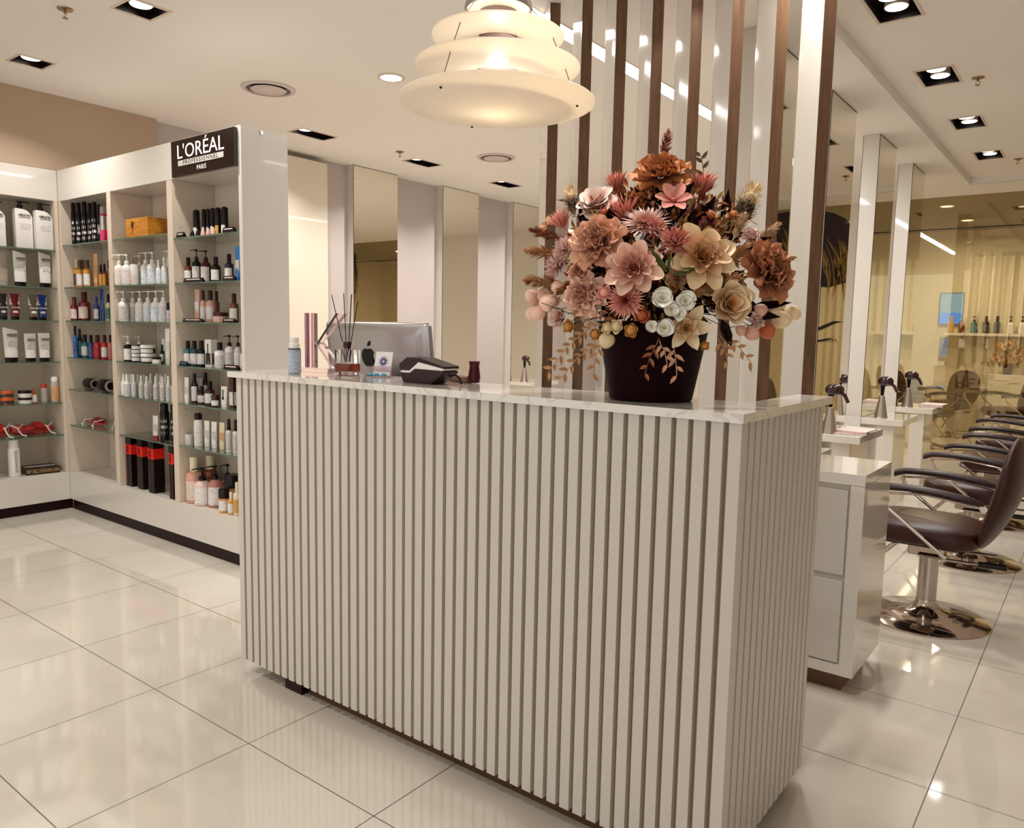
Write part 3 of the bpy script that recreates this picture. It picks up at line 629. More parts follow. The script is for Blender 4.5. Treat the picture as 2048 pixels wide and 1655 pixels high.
PRODUCTS = [
# bay, shelf, along, depth, width, height, type, body, cap, label colours, look, stacked on
('L', 1, 2.13, 0.09, 0.111, 0.311, 'kpump', 'white', 'black', 'white', 'tall white pump bottle cut by the frame', 0),
('L', 1, 2.301, 0.085, 0.112, 0.33, 'kpump', 'white', 'black', 'white', 'tall white KERATIN COMPLEX pump bottle', 0),
('L', 1, 2.415, 0.035, 0.11, 0.325, 'kpump', 'white', 'black', 'white', 'tall white KERATIN COMPLEX pump bottle', 0),
('L', 2, 2.162, 0.09, 0.065, 0.241, 'ktube', 'greybeige', 'greybeige', 'greybeige', 'grey beige rounded tube', 0),
('L', 2, 2.271, 0.09, 0.086, 0.251, 'ktube', 'white', 'black', 'white', 'white KERATIN COMPLEX tube with black cap', 0),
('L', 2, 2.429, 0.075, 0.083, 0.256, 'ktube', 'white', 'black', 'white', 'white KERATIN COMPLEX tube with black cap', 0),
('L', 3, 2.153, 0.09, 0.054, 0.182, 'ctube', 'darkgrey', 'black', 'white', 'black and white colour tube', 0),
('L', 3, 2.227, 0.09, 0.063, 0.185, 'ctube', 'crimson', 'black', 'white', 'dark red and white colour tube', 0),
('L', 3, 2.343, 0.08, 0.063, 0.182, 'ctube', 'taupe', 'black', 'white', 'grey brown and white colour tube', 0),
('L', 3, 2.408, 0.095, 0.061, 0.185, 'ctube', 'blue', 'black', 'white', 'blue and white colour tube', 0),
('L', 4, 2.189, 0.09, 0.096, 0.245, 'ktube', 'white', 'black', 'white', 'large white KERATIN tube with black cap', 0),
('L', 4, 2.314, 0.09, 0.078, 0.202, 'tube', 'white', 'black', 'white', 'small white KERATIN tube with black cap', 0),
('L', 4, 2.407, 0.09, 0.079, 0.206, 'tube', 'white', 'black', 'white', 'small white KERATIN tube with black cap', 0),
('L', 5, 2.144, 0.09, 0.094, 0.049, 'jar', 'orange', 'orange', 'black', 'orange jar with black label band', 0),
('L', 5, 2.144, 0.09, 0.094, 0.049, 'jar', 'orange', 'orange', 'black', 'orange jar stacked on another', 0.049),
('L', 5, 2.256, 0.07, 0.088, 0.044, 'jar', 'white', 'black', 'white', 'black and white jar', 0),
('L', 5, 2.256, 0.07, 0.088, 0.05, 'jar', 'white', 'black', 'white', 'black lidded jar stacked on another', 0.044),
('L', 5, 2.321, 0.08, 0.033, 0.106, 'spray', 'orange', 'orange', 'white', 'tiny orange spray bottle', 0),
('L', 5, 2.391, 0.09, 0.047, 0.134, 'can', 'silver', 'redorange', 'silver', 'silver can with red orange cap', 0),
('L', 5, 2.444, 0.04, 0.051, 0.189, 'can', 'silver', 'white', 'peach', 'silver can with white cap', 0),
('L', 6, 2.043, 0.09, 0.225, 0.116, 'bag', 'red', 'white', 'white', 'red glossy pouch cut by the frame', 0),
('L', 6, 2.313, 0.13, 0.306, 0.098, 'bag', 'red', 'white', 'white', 'red glossy pouch with white straps', 0),
('L', 7, 2.166, 0.07, 0.076, 0.263, 'can', 'white', 'white', 'white', 'tall white SILHOUETTE can', 0),
('C', 1, -6.026, 0.075, 0.032, 0.309, 'can', 'black', 'black', 'white', 'slim black hairspray can', 0),
('C', 1, -5.977, 0.09, 0.036, 0.314, 'can', 'black', 'black', 'white', 'slim black hairspray can', 0),
('C', 1, -5.885, 0.09, 0.039, 0.312, 'can', 'black', 'black', 'white', 'tallest black hairspray can', 0),
('C', 1, -5.826, 0.1, 0.033, 0.293, 'can', 'black', 'black', 'white', 'slim black hairspray can', 0),
('C', 1, -5.732, 0.09, 0.038, 0.291, 'can', 'black', 'black', 'white', 'wide black hairspray can', 0),
('C', 1, -5.687, 0.1, 0.028, 0.272, 'can', 'black', 'black', 'white', 'black OSMO can', 0),
('C', 1, -5.626, 0.1, 0.045, 0.252, 'can', 'pink', 'silver', 'silver', 'pink and silver can', 0),
('C', 1, -5.58, 0.11, 0.022, 0.248, 'can', 'pink', 'silver', 'silver', 'pink and silver can by the divider', 0),
('C', 2, -6.02, 0.08, 0.045, 0.207, 'bottle', 'gold', 'cream', 'goldcap', 'gold bottle with cream cap', 0),
('C', 2, -5.967, 0.08, 0.052, 0.197, 'bottle', 'gold', 'goldcap', 'white', 'golden shampoo bottle with brown cap', 0),
('C', 2, -6.032, 0.13, 0.036, 0.207, 'bottle', 'gold', 'goldcap', 'gold', 'golden bottle at the back', 0),
('C', 2, -5.849, 0.08, 0.055, 0.194, 'bottle', 'gold', 'goldcap', 'white', 'golden shampoo bottle with white label', 0),
('C', 2, -5.744, 0.09, 0.046, 0.236, 'tube', 'peach', 'peachd', 'peach', 'tall peach tube', 0),
('C', 2, -5.646, 0.08, 0.028, 0.156, 'spray', 'goldcap', 'black', 'gold', 'small golden oil bottle', 0),
('C', 2, -5.612, 0.09, 0.029, 0.16, 'spray', 'goldcap', 'black', 'gold', 'small golden oil bottle', 0),
('C', 2, -5.616, 0.12, 0.023, 0.188, 'bottle', 'gold', 'goldcap', 'gold', 'gold bottle by the divider', 0),
('C', 3, -6.023, 0.055, 0.056, 0.171, 'bottle', 'crimson', 'crimson', 'pale', 'small dark red bottle', 0),
('C', 3, -5.918, 0.08, 0.079, 0.207, 'bottle', 'crimson', 'darkred', 'pale', 'large dark red bottle', 0),
('C', 3, -5.774, 0.1, 0.039, 0.173, 'bottle', 'blue', 'blue', 'white', 'small blue bottle', 0),
('C', 3, -5.668, 0.09, 0.044, 0.229, 'tube', 'blue', 'blue', 'blue', 'tall blue tube', 0),
('C', 3, -5.574, 0.09, 0.035, 0.188, 'bottle', 'cream', 'black', 'teal', 'cream bottle with black cap', 0),
('C', 4, -6.019, 0.05, 0.031, 0.227, 'bottle', 'skyblue', 'black', 'blue', 'tall bright blue bottle', 0),
('C', 4, -6.028, 0.085, 0.033, 0.207, 'spray', 'black', 'black', 'teal', 'tall black bottle', 0),
('C', 4, -5.944, 0.085, 0.051, 0.165, 'bottle', 'teal', 'black', 'white', 'teal bottle with black cap', 0),
('C', 4, -5.883, 0.1, 0.043, 0.164, 'bottle', 'blue', 'black', 'blue', 'blue bottle with black cap', 0),
('C', 4, -5.737, 0.08, 0.056, 0.167, 'bottle', 'red', 'darkred', 'red', 'bright red bottle', 0),
('C', 4, -5.629, 0.08, 0.047, 0.169, 'bottle', 'red', 'darkred', 'white', 'bright red bottle with white label', 0),
('C', 4, -5.568, 0.09, 0.035, 0.17, 'bottle', 'salmon', 'darkred', 'salmon', 'salmon pink bottle', 0),
('C', 5, -5.952, 0.12, 0.118, 0.077, 'roll', 'black', 'greybeige', 'white', 'black tape roll tube lying down', 0),
('C', 5, -5.599, 0.07, 0.118, 0.09, 'roll', 'black', 'greybeige', 'white', 'black tube with pale round end lying down', 0),
('C', 6, -5.888, 0.12, 0.252, 0.059, 'bag', 'red', 'white', 'white', 'red glossy pouch with dangling white straps', 0),
('C', 6, -5.475, 0.14, 0.227, 0.085, 'bag', 'red', 'white', 'white', 'red glossy pouch half behind the divider', 0),
('M', 1, -5.047, 0.12, 0.284, 0.129, 'wbox', 'wood', 'wood', 'wood', '', 0),
('M', 2, -5.264, 0.025, 0.059, 0.206, 'pump', 'white', 'white', 'pinky', 'white pump bottle', 0),
('M', 2, -5.191, 0.04, 0.065, 0.205, 'pump', 'white', 'white', 'pinky', 'white pump bottle', 0),
('M', 2, -5.246, 0.105, 0.032, 0.19, 'bottle', 'white', 'tan', 'white', 'white bottle with tan cap', 0),
('M', 2, -5.239, 0.15, 0.055, 0.209, 'pump', 'white', 'white', 'white', 'white pump bottle behind two jars', 0),
('M', 2, -5.12, 0.055, 0.05, 0.136, 'jar', 'white', 'white', 'pale', 'white tub with white lid', 0),
('M', 2, -5.057, 0.1, 0.063, 0.217, 'pump', 'white', 'white', 'bluey', 'white pump bottle', 0),
('M', 2, -4.952, 0.09, 0.066, 0.213, 'pump', 'white', 'white', 'bluey', 'white pump bottle', 0),
('M', 2, -4.84, 0.07, 0.032, 0.155, 'bottle', 'white', 'white', 'bluey', 'small white bottle', 0),
('M', 2, -4.787, 0.08, 0.036, 0.171, 'bottle', 'white', 'white', 'bluey', 'small white bottle', 0),
('M', 2, -4.865, 0.15, 0.048, 0.225, 'pump', 'white', 'white', 'bluey', 'white pump bottle beside the divider', 0),
('M', 3, -5.254, 0.04, 0.065, 0.203, 'pump', 'white', 'white', 'greyl', 'white pump bottle', 0),
('M', 3, -5.256, 0.105, 0.062, 0.205, 'pump', 'white', 'white', 'greyl', 'white pump bottle', 0),
('M', 3, -5.132, 0.09, 0.061, 0.204, 'pump', 'white', 'white', 'pinky', 'white pump bottle', 0),
('M', 3, -5.06, 0.11, 0.064, 0.206, 'pump', 'white', 'white', 'bluey', 'white pump bottle', 0),
('M', 3, -4.904, 0.08, 0.066, 0.202, 'pump', 'white', 'white', 'bluey', 'white pump bottle', 0),
('M', 3, -4.827, 0.09, 0.065, 0.204, 'pump', 'white', 'white', 'lilac', 'white pump bottle', 0),
('M', 3, -4.766, 0.09, 0.027, 0.123, 'jar', 'white', 'black', 'lilac', 'small dark lidded jar', 0),
('M', 4, -5.26, 0.065, 0.058, 0.171, 'pump', 'black', 'white', 'white', 'black bottle with white pump', 0),
('M', 4, -5.268, 0.145, 0.049, 0.169, 'pump', 'black', 'white', 'white', 'black bottle with white pump at back', 0),
('M', 4, -5.175, 0.08, 0.067, 0.052, 'jar', 'black', 'white', 'white', 'black and white tub', 0),
('M', 4, -5.175, 0.08, 0.067, 0.051, 'jar', 'black', 'white', 'white', 'black and white tub stacked on another', 0.052),
('M', 4, -5.023, 0.08, 0.092, 0.059, 'jar', 'black', 'white', 'white', 'wide black and white tub', 0),
('M', 4, -5.023, 0.08, 0.094, 0.056, 'jar', 'black', 'white', 'white', 'wide black and white tub stacked on another', 0.059),
('M', 4, -4.86, 0.05, 0.054, 0.043, 'jar', 'white', 'black', 'white', 'low white tub with black lid', 0),
('M', 4, -4.883, 0.1, 0.027, 0.121, 'bottle', 'black', 'black', 'white', 'small black bottle', 0),
('M', 4, -4.998, 0.17, 0.031, 0.156, 'tube', 'white', 'greenw', 'greenw', 'slim white tube', 0),
('M', 4, -4.793, 0.09, 0.045, 0.225, 'tube', 'white', 'greenw', 'greenw', 'tall white tube', 0),
('M', 4, -4.79, 0.12, 0.03, 0.221, 'tube', 'white', 'greenw', 'greenw', 'tall white tube by the divider', 0),
('M', 5, -5.268, 0.03, 0.035, 0.145, 'spray', 'white', 'white', 'bluey', 'slim white mousse can in front row', 0),
('M', 5, -5.28, 0.07, 0.035, 0.14, 'spray', 'white', 'white', 'bluey', 'slim white mousse can in front row', 0),
('M', 5, -5.191, 0.06, 0.035, 0.147, 'spray', 'white', 'white', 'bluey', 'slim white mousse can in front row', 0),
('M', 5, -5.089, 0.06, 0.034, 0.145, 'spray', 'white', 'white', 'greyl', 'slim white mousse can in front row', 0),
('M', 5, -5.016, 0.06, 0.034, 0.143, 'spray', 'white', 'white', 'greyl', 'slim white mousse can in front row', 0),
('M', 5, -4.899, 0.06, 0.033, 0.148, 'spray', 'white', 'white', 'greyl', 'slim white mousse can in front row', 0),
('M', 5, -4.815, 0.06, 0.033, 0.149, 'spray', 'white', 'white', 'greyl', 'slim white mousse can in front row', 0),
('M', 5, -4.742, 0.06, 0.033, 0.159, 'spray', 'white', 'white', 'greyl', 'slim white mousse can in front row', 0),
('M', 5, -4.68, 0.06, 0.033, 0.149, 'spray', 'white', 'white', 'greyl', 'slim white mousse can in front row', 0),
('M', 5, -5.205, 0.02, 0.034, 0.147, 'spray', 'white', 'white', 'greyl', 'slim white mousse can in back row', 0),
('M', 5, -5.24, 0.07, 0.034, 0.144, 'spray', 'white', 'white', 'greyl', 'slim white mousse can in back row', 0),
('M', 5, -5.255, 0.12, 0.034, 0.141, 'spray', 'white', 'white', 'greyl', 'slim white mousse can in back row', 0),
('M', 5, -5.245, 0.16, 0.034, 0.141, 'spray', 'white', 'white', 'greyl', 'slim white mousse can in back row', 0),
('M', 5, -5.157, 0.16, 0.034, 0.151, 'spray', 'white', 'white', 'greyl', 'slim white mousse can in back row', 0),
('M', 5, -5.071, 0.16, 0.034, 0.155, 'spray', 'white', 'white', 'greyl', 'slim white mousse can in back row', 0),
('M', 5, -5.025, 0.16, 0.034, 0.15, 'spray', 'white', 'white', 'greyl', 'slim white mousse can in back row', 0),
('M', 5, -4.962, 0.16, 0.033, 0.156, 'spray', 'white', 'white', 'greyl', 'slim white mousse can in back row', 0),
('M', 6, -4.958, 0.08, 0.055, 0.15, 'tube', 'white', 'red', 'greyl', 'white tube with red cap', 0),
('M', 6, -4.858, 0.09, 0.06, 0.243, 'can', 'black', 'black', 'darkred', 'tall black aerosol bottle', 0),
('M', 6, -4.784, 0.11, 0.043, 0.238, 'can', 'black', 'black', 'greyl', 'tall black aerosol bottle by the divider', 0),
('M', 7, -5.242, 0.07, 0.076, 0.336, 'rbox', 'black', 'red', 'black', 'red and black carton', 0),
('M', 7, -5.094, 0.07, 0.071, 0.336, 'rbox', 'black', 'red', 'black', 'red and black carton', 0),
('M', 7, -4.925, 0.06, 0.073, 0.345, 'rbox', 'black', 'red', 'black', 'red and black carton', 0),
('M', 7, -4.66, 0.04, 0.049, 0.348, 'rbox', 'black', 'red', 'black', 'red and black carton by the divider', 0),
('S', 1, -4.451, 0.11, 0.041, 0.174, 'spray2', 'black', 'black', 'white', 'round-topped black styling bottle', 0),
('S', 1, -4.386, 0.12, 0.027, 0.176, 'spray2', 'black', 'black', 'white', 'slim black styling bottle', 0),
('S', 1, -4.357, 0.13, 0.025, 0.176, 'spray2', 'black', 'black', 'white', 'slim black styling bottle', 0),
('S', 1, -4.292, 0.12, 0.028, 0.175, 'spray2', 'black', 'black', 'white', 'slim black styling bottle', 0),
('S', 1, -4.218, 0.11, 0.036, 0.17, 'spray2', 'black', 'black', 'yellow', 'black styling bottle with yellow label', 0),
('S', 1, -4.165, 0.12, 0.041, 0.171, 'spray2', 'black', 'black', 'white', 'wide black styling bottle', 0),
('S', 1, -4.454, 0.01, 0.083, 0.03, 'strip', 'black', 'black', 'white', 'black shelf talker strip', 0),
('S', 1, -4.364, 0.03, 0.031, 0.041, 'cone', 'black', 'black', 'white', 'small black sample disc', 0),
('S', 1, -4.304, 0.03, 0.029, 0.038, 'cone', 'black', 'black', 'pinky', 'small sample disc', 0),
('S', 1, -4.248, 0.03, 0.029, 0.039, 'cone', 'pinky', 'black', 'pinky', 'small sample disc', 0),
('S', 1, -4.193, 0.03, 0.029, 0.04, 'cone', 'pinky', 'black', 'white', 'small pale sample disc', 0),
('S', 1, -4.139, 0.03, 0.03, 0.041, 'cone', 'pinky', 'black', 'white', 'small pale sample disc', 0),
('S', 1, -3.946, 0.01, 0.111, 0.028, 'strip', 'black', 'black', 'white', 'long black shelf talker strip', 0),
('S', 2, -4.496, 0.075, 0.047, 0.156, 'bottle', 'amber', 'black', 'white', 'short amber bottle with white label', 0),
('S', 2, -4.428, 0.09, 0.053, 0.204, 'pump', 'black', 'black', 'white', 'black pump bottle with white label', 0),
('S', 2, -4.343, 0.1, 0.059, 0.195, 'pump', 'darkred', 'black', 'white', 'wide dark pump bottle with white label', 0),
('S', 2, -4.204, 0.08, 0.054, 0.148, 'bottle', 'black', 'black', 'white', 'black round bottle with white label', 0),
('S', 2, -4.082, 0.09, 0.049, 0.16, 'bottle', 'navy', 'black', 'white', 'dark bottle with white label', 0),
('S', 2, -3.995, 0.09, 0.04, 0.197, 'tube', 'skyblue', 'skyblue', 'white', 'bright blue and white tube', 0),
('S', 2, -4.323, 0.01, 0.205, 0.025, 'strip', 'black', 'black', 'white', 'long black shelf talker strip', 0),
('S', 2, -3.953, 0.01, 0.115, 0.026, 'strip', 'black', 'black', 'white', 'black shelf talker strip at right', 0),
('S', 3, -4.449, 0.1, 0.042, 0.198, 'tube', 'pink2', 'pink2', 'white', 'tall pale pink tube', 0),
('S', 3, -4.365, 0.09, 0.037, 0.191, 'bottle', 'pink2', 'brown', 'white', 'pink bottle with brown cap', 0),
('S', 3, -4.287, 0.09, 0.052, 0.189, 'bottle', 'pink2', 'brown', 'white', 'wide pink bottle with brown cap', 0),
('S', 3, -4.367, 0.18, 0.035, 0.191, 'bottle', 'rose', 'brown', 'rose', 'rose bottle with brown cap at back', 0),
('S', 3, -4.164, 0.08, 0.088, 0.059, 'jar', 'pink2', 'brown', 'pink2', 'wide pink tub with brown lid', 0),
('S', 3, -4.024, 0.08, 0.05, 0.167, 'bottle', 'amber', 'brown', 'white', 'amber oil bottle with brown cap', 0),
('S', 3, -4.341, 0.01, 0.211, 0.02, 'strip', 'black', 'black', 'white', 'long black shelf talker strip', 0),
('S', 3, -3.961, 0.01, 0.119, 0.023, 'strip', 'black', 'black', 'white', 'black shelf talker strip at right', 0),
('S', 4, -4.5, 0.06, 0.047, 0.152, 'bottle', 'teal', 'black', 'white', 'teal bottle with white label', 0),
('S', 4, -4.441, 0.07, 0.051, 0.153, 'bottle', 'slate', 'black', 'white', 'dark slate bottle with white label', 0),
('S', 4, -4.38, 0.08, 0.051, 0.155, 'bottle', 'black', 'black', 'white', 'black bottle with white label', 0),
('S', 4, -4.287, 0.09, 0.067, 0.164, 'box', 'white', 'white', 'black', 'white carton with dropper picture', 0),
('S', 4, -4.157, 0.065, 0.062, 0.151, 'bottle', 'white', 'black', 'greyl', 'white bottle with black cap', 0),
('S', 4, -4.096, 0.09, 0.054, 0.195, 'pump', 'white', 'black', 'greyl', 'white bottle with black pump', 0),
('S', 4, -4.024, 0.1, 0.045, 0.195, 'pump', 'greyl', 'black', 'white', 'pale grey bottle with black pump', 0),
('S', 4, -3.92, 0.06, 0.024, 0.135, 'bottle', 'white', 'black', 'white', 'small white bottle with black cap', 0),
('S', 4, -4.457, 0.01, 0.085, 0.028, 'strip', 'black', 'black', 'skyblue', 'black shelf talker with blue lettering', 0),
('S', 4, -3.951, 0.01, 0.142, 0.028, 'strip', 'black', 'black', 'white', 'long black shelf talker strip', 0),
('S', 5, -4.5, 0.045, 0.041, 0.158, 'tube', 'white', 'white', 'greyl', 'white tube', 0),
('S', 5, -4.476, 0.085, 0.041, 0.183, 'spray', 'maroon', 'black', 'white', 'dark red spray bottle', 0),
('S', 5, -4.504, 0.13, 0.038, 0.15, 'box', 'white', 'white', 'black', 'white carton at back', 0),
('S', 5, -4.404, 0.09, 0.05, 0.106, 'bottle', 'maroon', 'black', 'white', 'dark red bottle with white label', 0),
('S', 5, -4.495, 0.17, 0.044, 0.184, 'spray', 'maroon', 'black', 'white', 'tall dark red spray bottle', 0),
('S', 5, -4.299, 0.08, 0.059, 0.144, 'bottle', 'maroon', 'black', 'white', 'round dark red bottle', 0),
('S', 5, -4.188, 0.05, 0.048, 0.071, 'jar', 'maroon', 'maroon', 'white', 'small dark red tub', 0),
('S', 5, -4.114, 0.06, 0.051, 0.124, 'tube', 'white', 'white', 'black', 'white tube with dark picture', 0),
('S', 5, -4.057, 0.085, 0.046, 0.188, 'box', 'maroon', 'maroon', 'white', 'tall dark red carton', 0),
('S', 5, -4.04, 0.12, 0.041, 0.175, 'box', 'maroon', 'maroon', 'white', 'dark red carton behind the counter end', 0),
('S', 6, -4.499, 0.055, 0.054, 0.066, 'jar', 'greyl', 'greyl', 'greyl', 'pale clear tub', 0),
('S', 6, -4.419, 0.07, 0.053, 0.205, 'can', 'white', 'black', 'black', 'white hairspray can with black cap', 0),
('S', 6, -4.358, 0.09, 0.048, 0.16, 'tube', 'white', 'white', 'greyl', 'white tube', 0),
('S', 6, -4.279, 0.09, 0.049, 0.161, 'tube', 'white', 'white', 'greyl', 'white tube', 0),
('S', 6, -4.194, 0.09, 0.047, 0.164, 'tube', 'cream2', 'cream2', 'peach', 'cream tube', 0),
('S', 6, -4.088, 0.07, 0.038, 0.196, 'spray', 'white', 'black', 'greyl', 'white spray bottle with black trigger', 0),
('S', 6, -4.017, 0.07, 0.037, 0.198, 'spray', 'white', 'black', 'greyl', 'white spray bottle with black trigger', 0),
('S', 7, -4.475, 0.065, 0.097, 0.286, 'bottle', 'pink3', 'cream2', 'pale', 'large pink refill bottle', 0),
('S', 7, -4.469, 0.17, 0.099, 0.287, 'bottle', 'copper', 'cream2', 'copper', 'large copper brown refill bottle', 0),
('S', 7, -4.374, 0.06, 0.094, 0.233, 'pump', 'pale2', 'black', 'white', 'pale pink pump bottle in front', 0),
('S', 7, -4.28, 0.09, 0.085, 0.256, 'pump', 'rose2', 'black', 'pinky', 'rose pink pump bottle', 0),
('S', 7, -4.286, 0.18, 0.069, 0.252, 'pump', 'rose2', 'black', 'pinky', 'rose pink pump bottle', 0),
('S', 7, -4.106, 0.04, 0.063, 0.139, 'jar', 'gold2', 'black', 'white', 'small gold tub with black lid', 0),
('S', 7, -4.16, 0.13, 0.095, 0.208, 'jar', 'gold2', 'black', 'white', 'wide gold tub with black lid', 0),
('S', 7, -4.033, 0.04, 0.038, 0.133, 'bottle', 'gold2', 'cream2', 'white', 'short gold bottle', 0),
('S', 7, -3.984, 0.05, 0.046, 0.197, 'bottle', 'cream2', 'cream2', 'gold2', 'cream and gold bottle', 0),
]
SHELF = {'L': ZL+[.285], 'C': Z1+[.285], 'M': Z1+[.285], 'S': Z3+[.285]}
BAYN = {'L': 'left wall bay', 'C': 'corner bay', 'M': 'middle bay', 'S': 'sign bay'}
SHN = ['top shelf', 'second shelf', 'third shelf', 'fourth shelf', 'fifth shelf', 'sixth shelf', 'bottom ledge']
ORD = ['first', 'second', 'third', 'fourth', 'fifth', 'sixth', 'seventh', 'eighth', 'ninth', 'tenth', 'eleventh', 'twelfth', 'thirteenth', 'fourteenth', 'fifteenth', 'sixteenth', 'seventeenth']
byS = {}
for r in PRODUCTS: byS.setdefault((r[0], r[1]), []).append(r)
SINGLE = {'wbox', 'roll'}
for (bay, sh), rows in byS.items():
    looks = [r[10] for r in rows]
    for r in rows:
        _, _, a, d, wd, h, ty, c1c, c2c, c3c, look, st = r
        z = SHELF[bay][sh-1]+st+.0003
        nm, cat = KIND[ty]
        if ty == 'wbox': look = 'wooden box with burnt leaf emblem'
        same = sorted([q for q in rows if q[10] == r[10]], key=lambda q: q[2])
        where = f'on {SHN[sh-1]} of the {BAYN[bay]}'
        say = look.replace('KERATIN COMPLEX ', 'bold-lettered ').replace('KERATIN ', 'bold-lettered ').replace('black OSMO can', 'black can with upright white lettering').replace('SILHOUETTE can', 'can with upright grey lettering')
        lab = f'{say} {where}' if len(same) == 1 else (f'{("left", "right")[same.index(r)]} {say} {where}' if len(same) == 2 else f'{ORD[same.index(r)]}-from-left {say} {where}')
        assert len(lab.split()) <= 16, lab
        grp = f'{nm.replace("_", " ")}s {where}' if sum(q[6] == ty for q in rows) > 1 else None
        if bay == 'L': loc, rz = (-6.095-d, a, z), PI/2
        else: loc, rz = (a, 2.505+d, z), (0 if ty in ('strip', 'box', 'rbox', 'bag', 'wbox') else .32)
        if ty in ('tube', 'ctube', 'ktube') and bay != 'L': rz = .15
        if ty == 'roll': rz = 0
        t = thing(nm, lab, cat, loc, rz, grp)
        top = (2.256 if sh == 1 else SHELF[bay][sh-2]-.0085)-z-.004
        h = min(h, top)
        if ty in ('bag', 'roll', 'wbox'): special(ty, wd, h, look, t)
        else: item(ty, wd, h, c1c, c2c, c3c, look, t)
t = thing('flat_box', 'dark flat box with patterned gold edge lying beside the white can', 'box', (-6.095-.125, 2.36, .2853), PI/2-.12)
MB().box(-.12, .10, -.105, .10, 0, .042, .001).build('box_body', pm('black'), t)
MB().box(-.118, .098, -.106, -.1052, .006, .036).box(.1003, .101, -.10, .095, .006, .036).build('patterned_edge', print_mat('gold_pattern', '#1a0a08', '#caa063', .4, 90, 160, .45), t)
MB().box(-.11, .09, -.02, .03, .0422, .0428).build('cover_stripe', pm('greyl'), t)
# ------------------------------------------------------------------ ceiling fittings
m_dkred = mat('housing_black', '#16060a', .35)
m_trim = mat('lamp_trim', '#d9c6b4', .5)
sqn = ['square downlight nearest above the shelving sign', 'square downlight above the left wall shelving', 'first rectangular downlight beyond the shelving', 'second rectangular downlight beyond the shelving', 'third rectangular downlight beyond the shelving', 'farthest rectangular downlight of the left row',
 'nearest twin-bulb downlight in the raised right ceiling', 'second twin-bulb downlight in the raised right ceiling', 'third twin-bulb downlight in the raised right ceiling', 'farthest twin-bulb downlight in the raised right ceiling', 'added out-of-view twin-bulb downlight above the drawer unit', 'added out-of-view twin-bulb downlight right of the desk', 'added out-of-view square downlight before the desk', 'added out-of-view square downlight before the shelving']
for (x, y, hx, hy, z, bulbs), lab in zip(SQUARES, sqn):
    t = thing('square_downlight', lab, 'ceiling light', (x, y, z), 0, 'recessed square downlights')
    f = .014
    MB().box(-hx-f, -hx, -hy-f, hy+f, -.004, -.0005).box(hx, hx+f, -hy-f, hy+f, -.004, -.0005).box(-hx, hx, -hy-f, -hy, -.004, -.0005).box(-hx, hx, hy, hy+f, -.004, -.0005).build('trim_frame', m_trim, t)
    MB().box(-hx-.002, -hx, -hy, hy, 0, .075).box(hx, hx+.002, -hy, hy, 0, .075).box(-hx, hx, -hy-.002, -hy, 0, .075).box(-hx, hx, hy, hy+.002, 0, .075).box(-hx, hx, -hy, hy, .075, .077).build('housing', m_dkred, t)
    for b in bulbs:
        MB().lathe([(.058, .024), (.058, .072)], 24, c=(0, b, 0)).build('lamp_body', m_trim, t, True)
        MB().lathe([(.052, .0195), (.054, .0238)], 24, c=(0, b, 0)).build('bulb', m_emit, t, True)
for k, (x, y) in enumerate(ROUNDS):
    t = thing('round_downlight', 'round downlight between the air vent and the pendant lamp' if k == 0 else f'{ORD[k-1]} round downlight beyond the tinted glass', 'ceiling light', (x, y, CZ), 0, 'round downlights')
    MB().lathe([(.088, -.0005), (.088, -.004), (.070, -.006), (.070, -.0005)], 32, cap=False).build('trim_ring', m_trim, t, True)
    MB().lathe([(.069, -.0006), (.069, -.004)], 32).build('bulb', m_emit, t, True)
m_vent = mat('vent_white', '#cfc0ba', .5)
for x, y, lab in ((-4.672, 3.295, 'round ceiling air vent near the sign'), (-4.685, 5.785, 'round ceiling air vent farther back, left of the fins')):
    t = thing('air_vent', lab, 'air vent', (x, y, CZ), 0, 'round ceiling air vents')
    MB().lathe([(.18, -.0005), (.178, -.008), (.150, -.013), (.146, -.006), (.146, -.0005)], 40, cap=False).build('outer_ring', m_vent, t, True)
    MB().lathe([(.145, -.0006), (.145, -.002)], 40).build('throat', m_dkred, t, True)
    MB().lathe([(.112, -.016), (.118, -.012), (.05, -.0025)], 40).build('centre_disc', m_vent, t, True)
m_brass = mat('sprinkler_brass', '#a08463', .3, metal=1)
for x, y, z, lab in ((-4.40, 1.885, CZ, 'sprinkler head near the top left corner'), (-5.28, 5.12, CZ, 'small sprinkler head on the ceiling in front of the wall mirrors'), (-.806, 5.91, CZ2, 'nearer sprinkler head in the raised right ceiling'), (-.807, 8.71, CZ2, 'farther sprinkler head in the raised right ceiling')):
    t = thing('sprinkler', lab, 'sprinkler', (x, y, z), 0, 'ceiling sprinklers')
    MB().lathe([(.038, -.0005), (.036, -.006), (.014, -.010)], 20).build('escutcheon', m_brass, t, True)
    MB().tube([(0, 0, -.01), (0, 0, -.022)], .008).tube([(-.008, 0, -.022), (-.013, 0, -.034), (-.004, 0, -.046)], .0022, 6).tube([(.008, 0, -.022), (.013, 0, -.034), (.004, 0, -.046)], .0022, 6).lathe([(.014, -.049), (.014, -.046)], 12).build('head', m_brass, t, True)
t = thing('strip_light', 'long bright linear ceiling light running behind the louvre fins', 'ceiling light', (-2.465, 5.6, CZ))
MB().box(-.055, .055, -2.35, 2.35, -.0022, -.0006).build('light_panel', m_strip, t)
MB().box(-.060, -.0555, -2.355, 2.355, -.004, -.0005).box(.0555, .060, -2.355, 2.355, -.004, -.0005).build('edge_trim', m_trim, t)

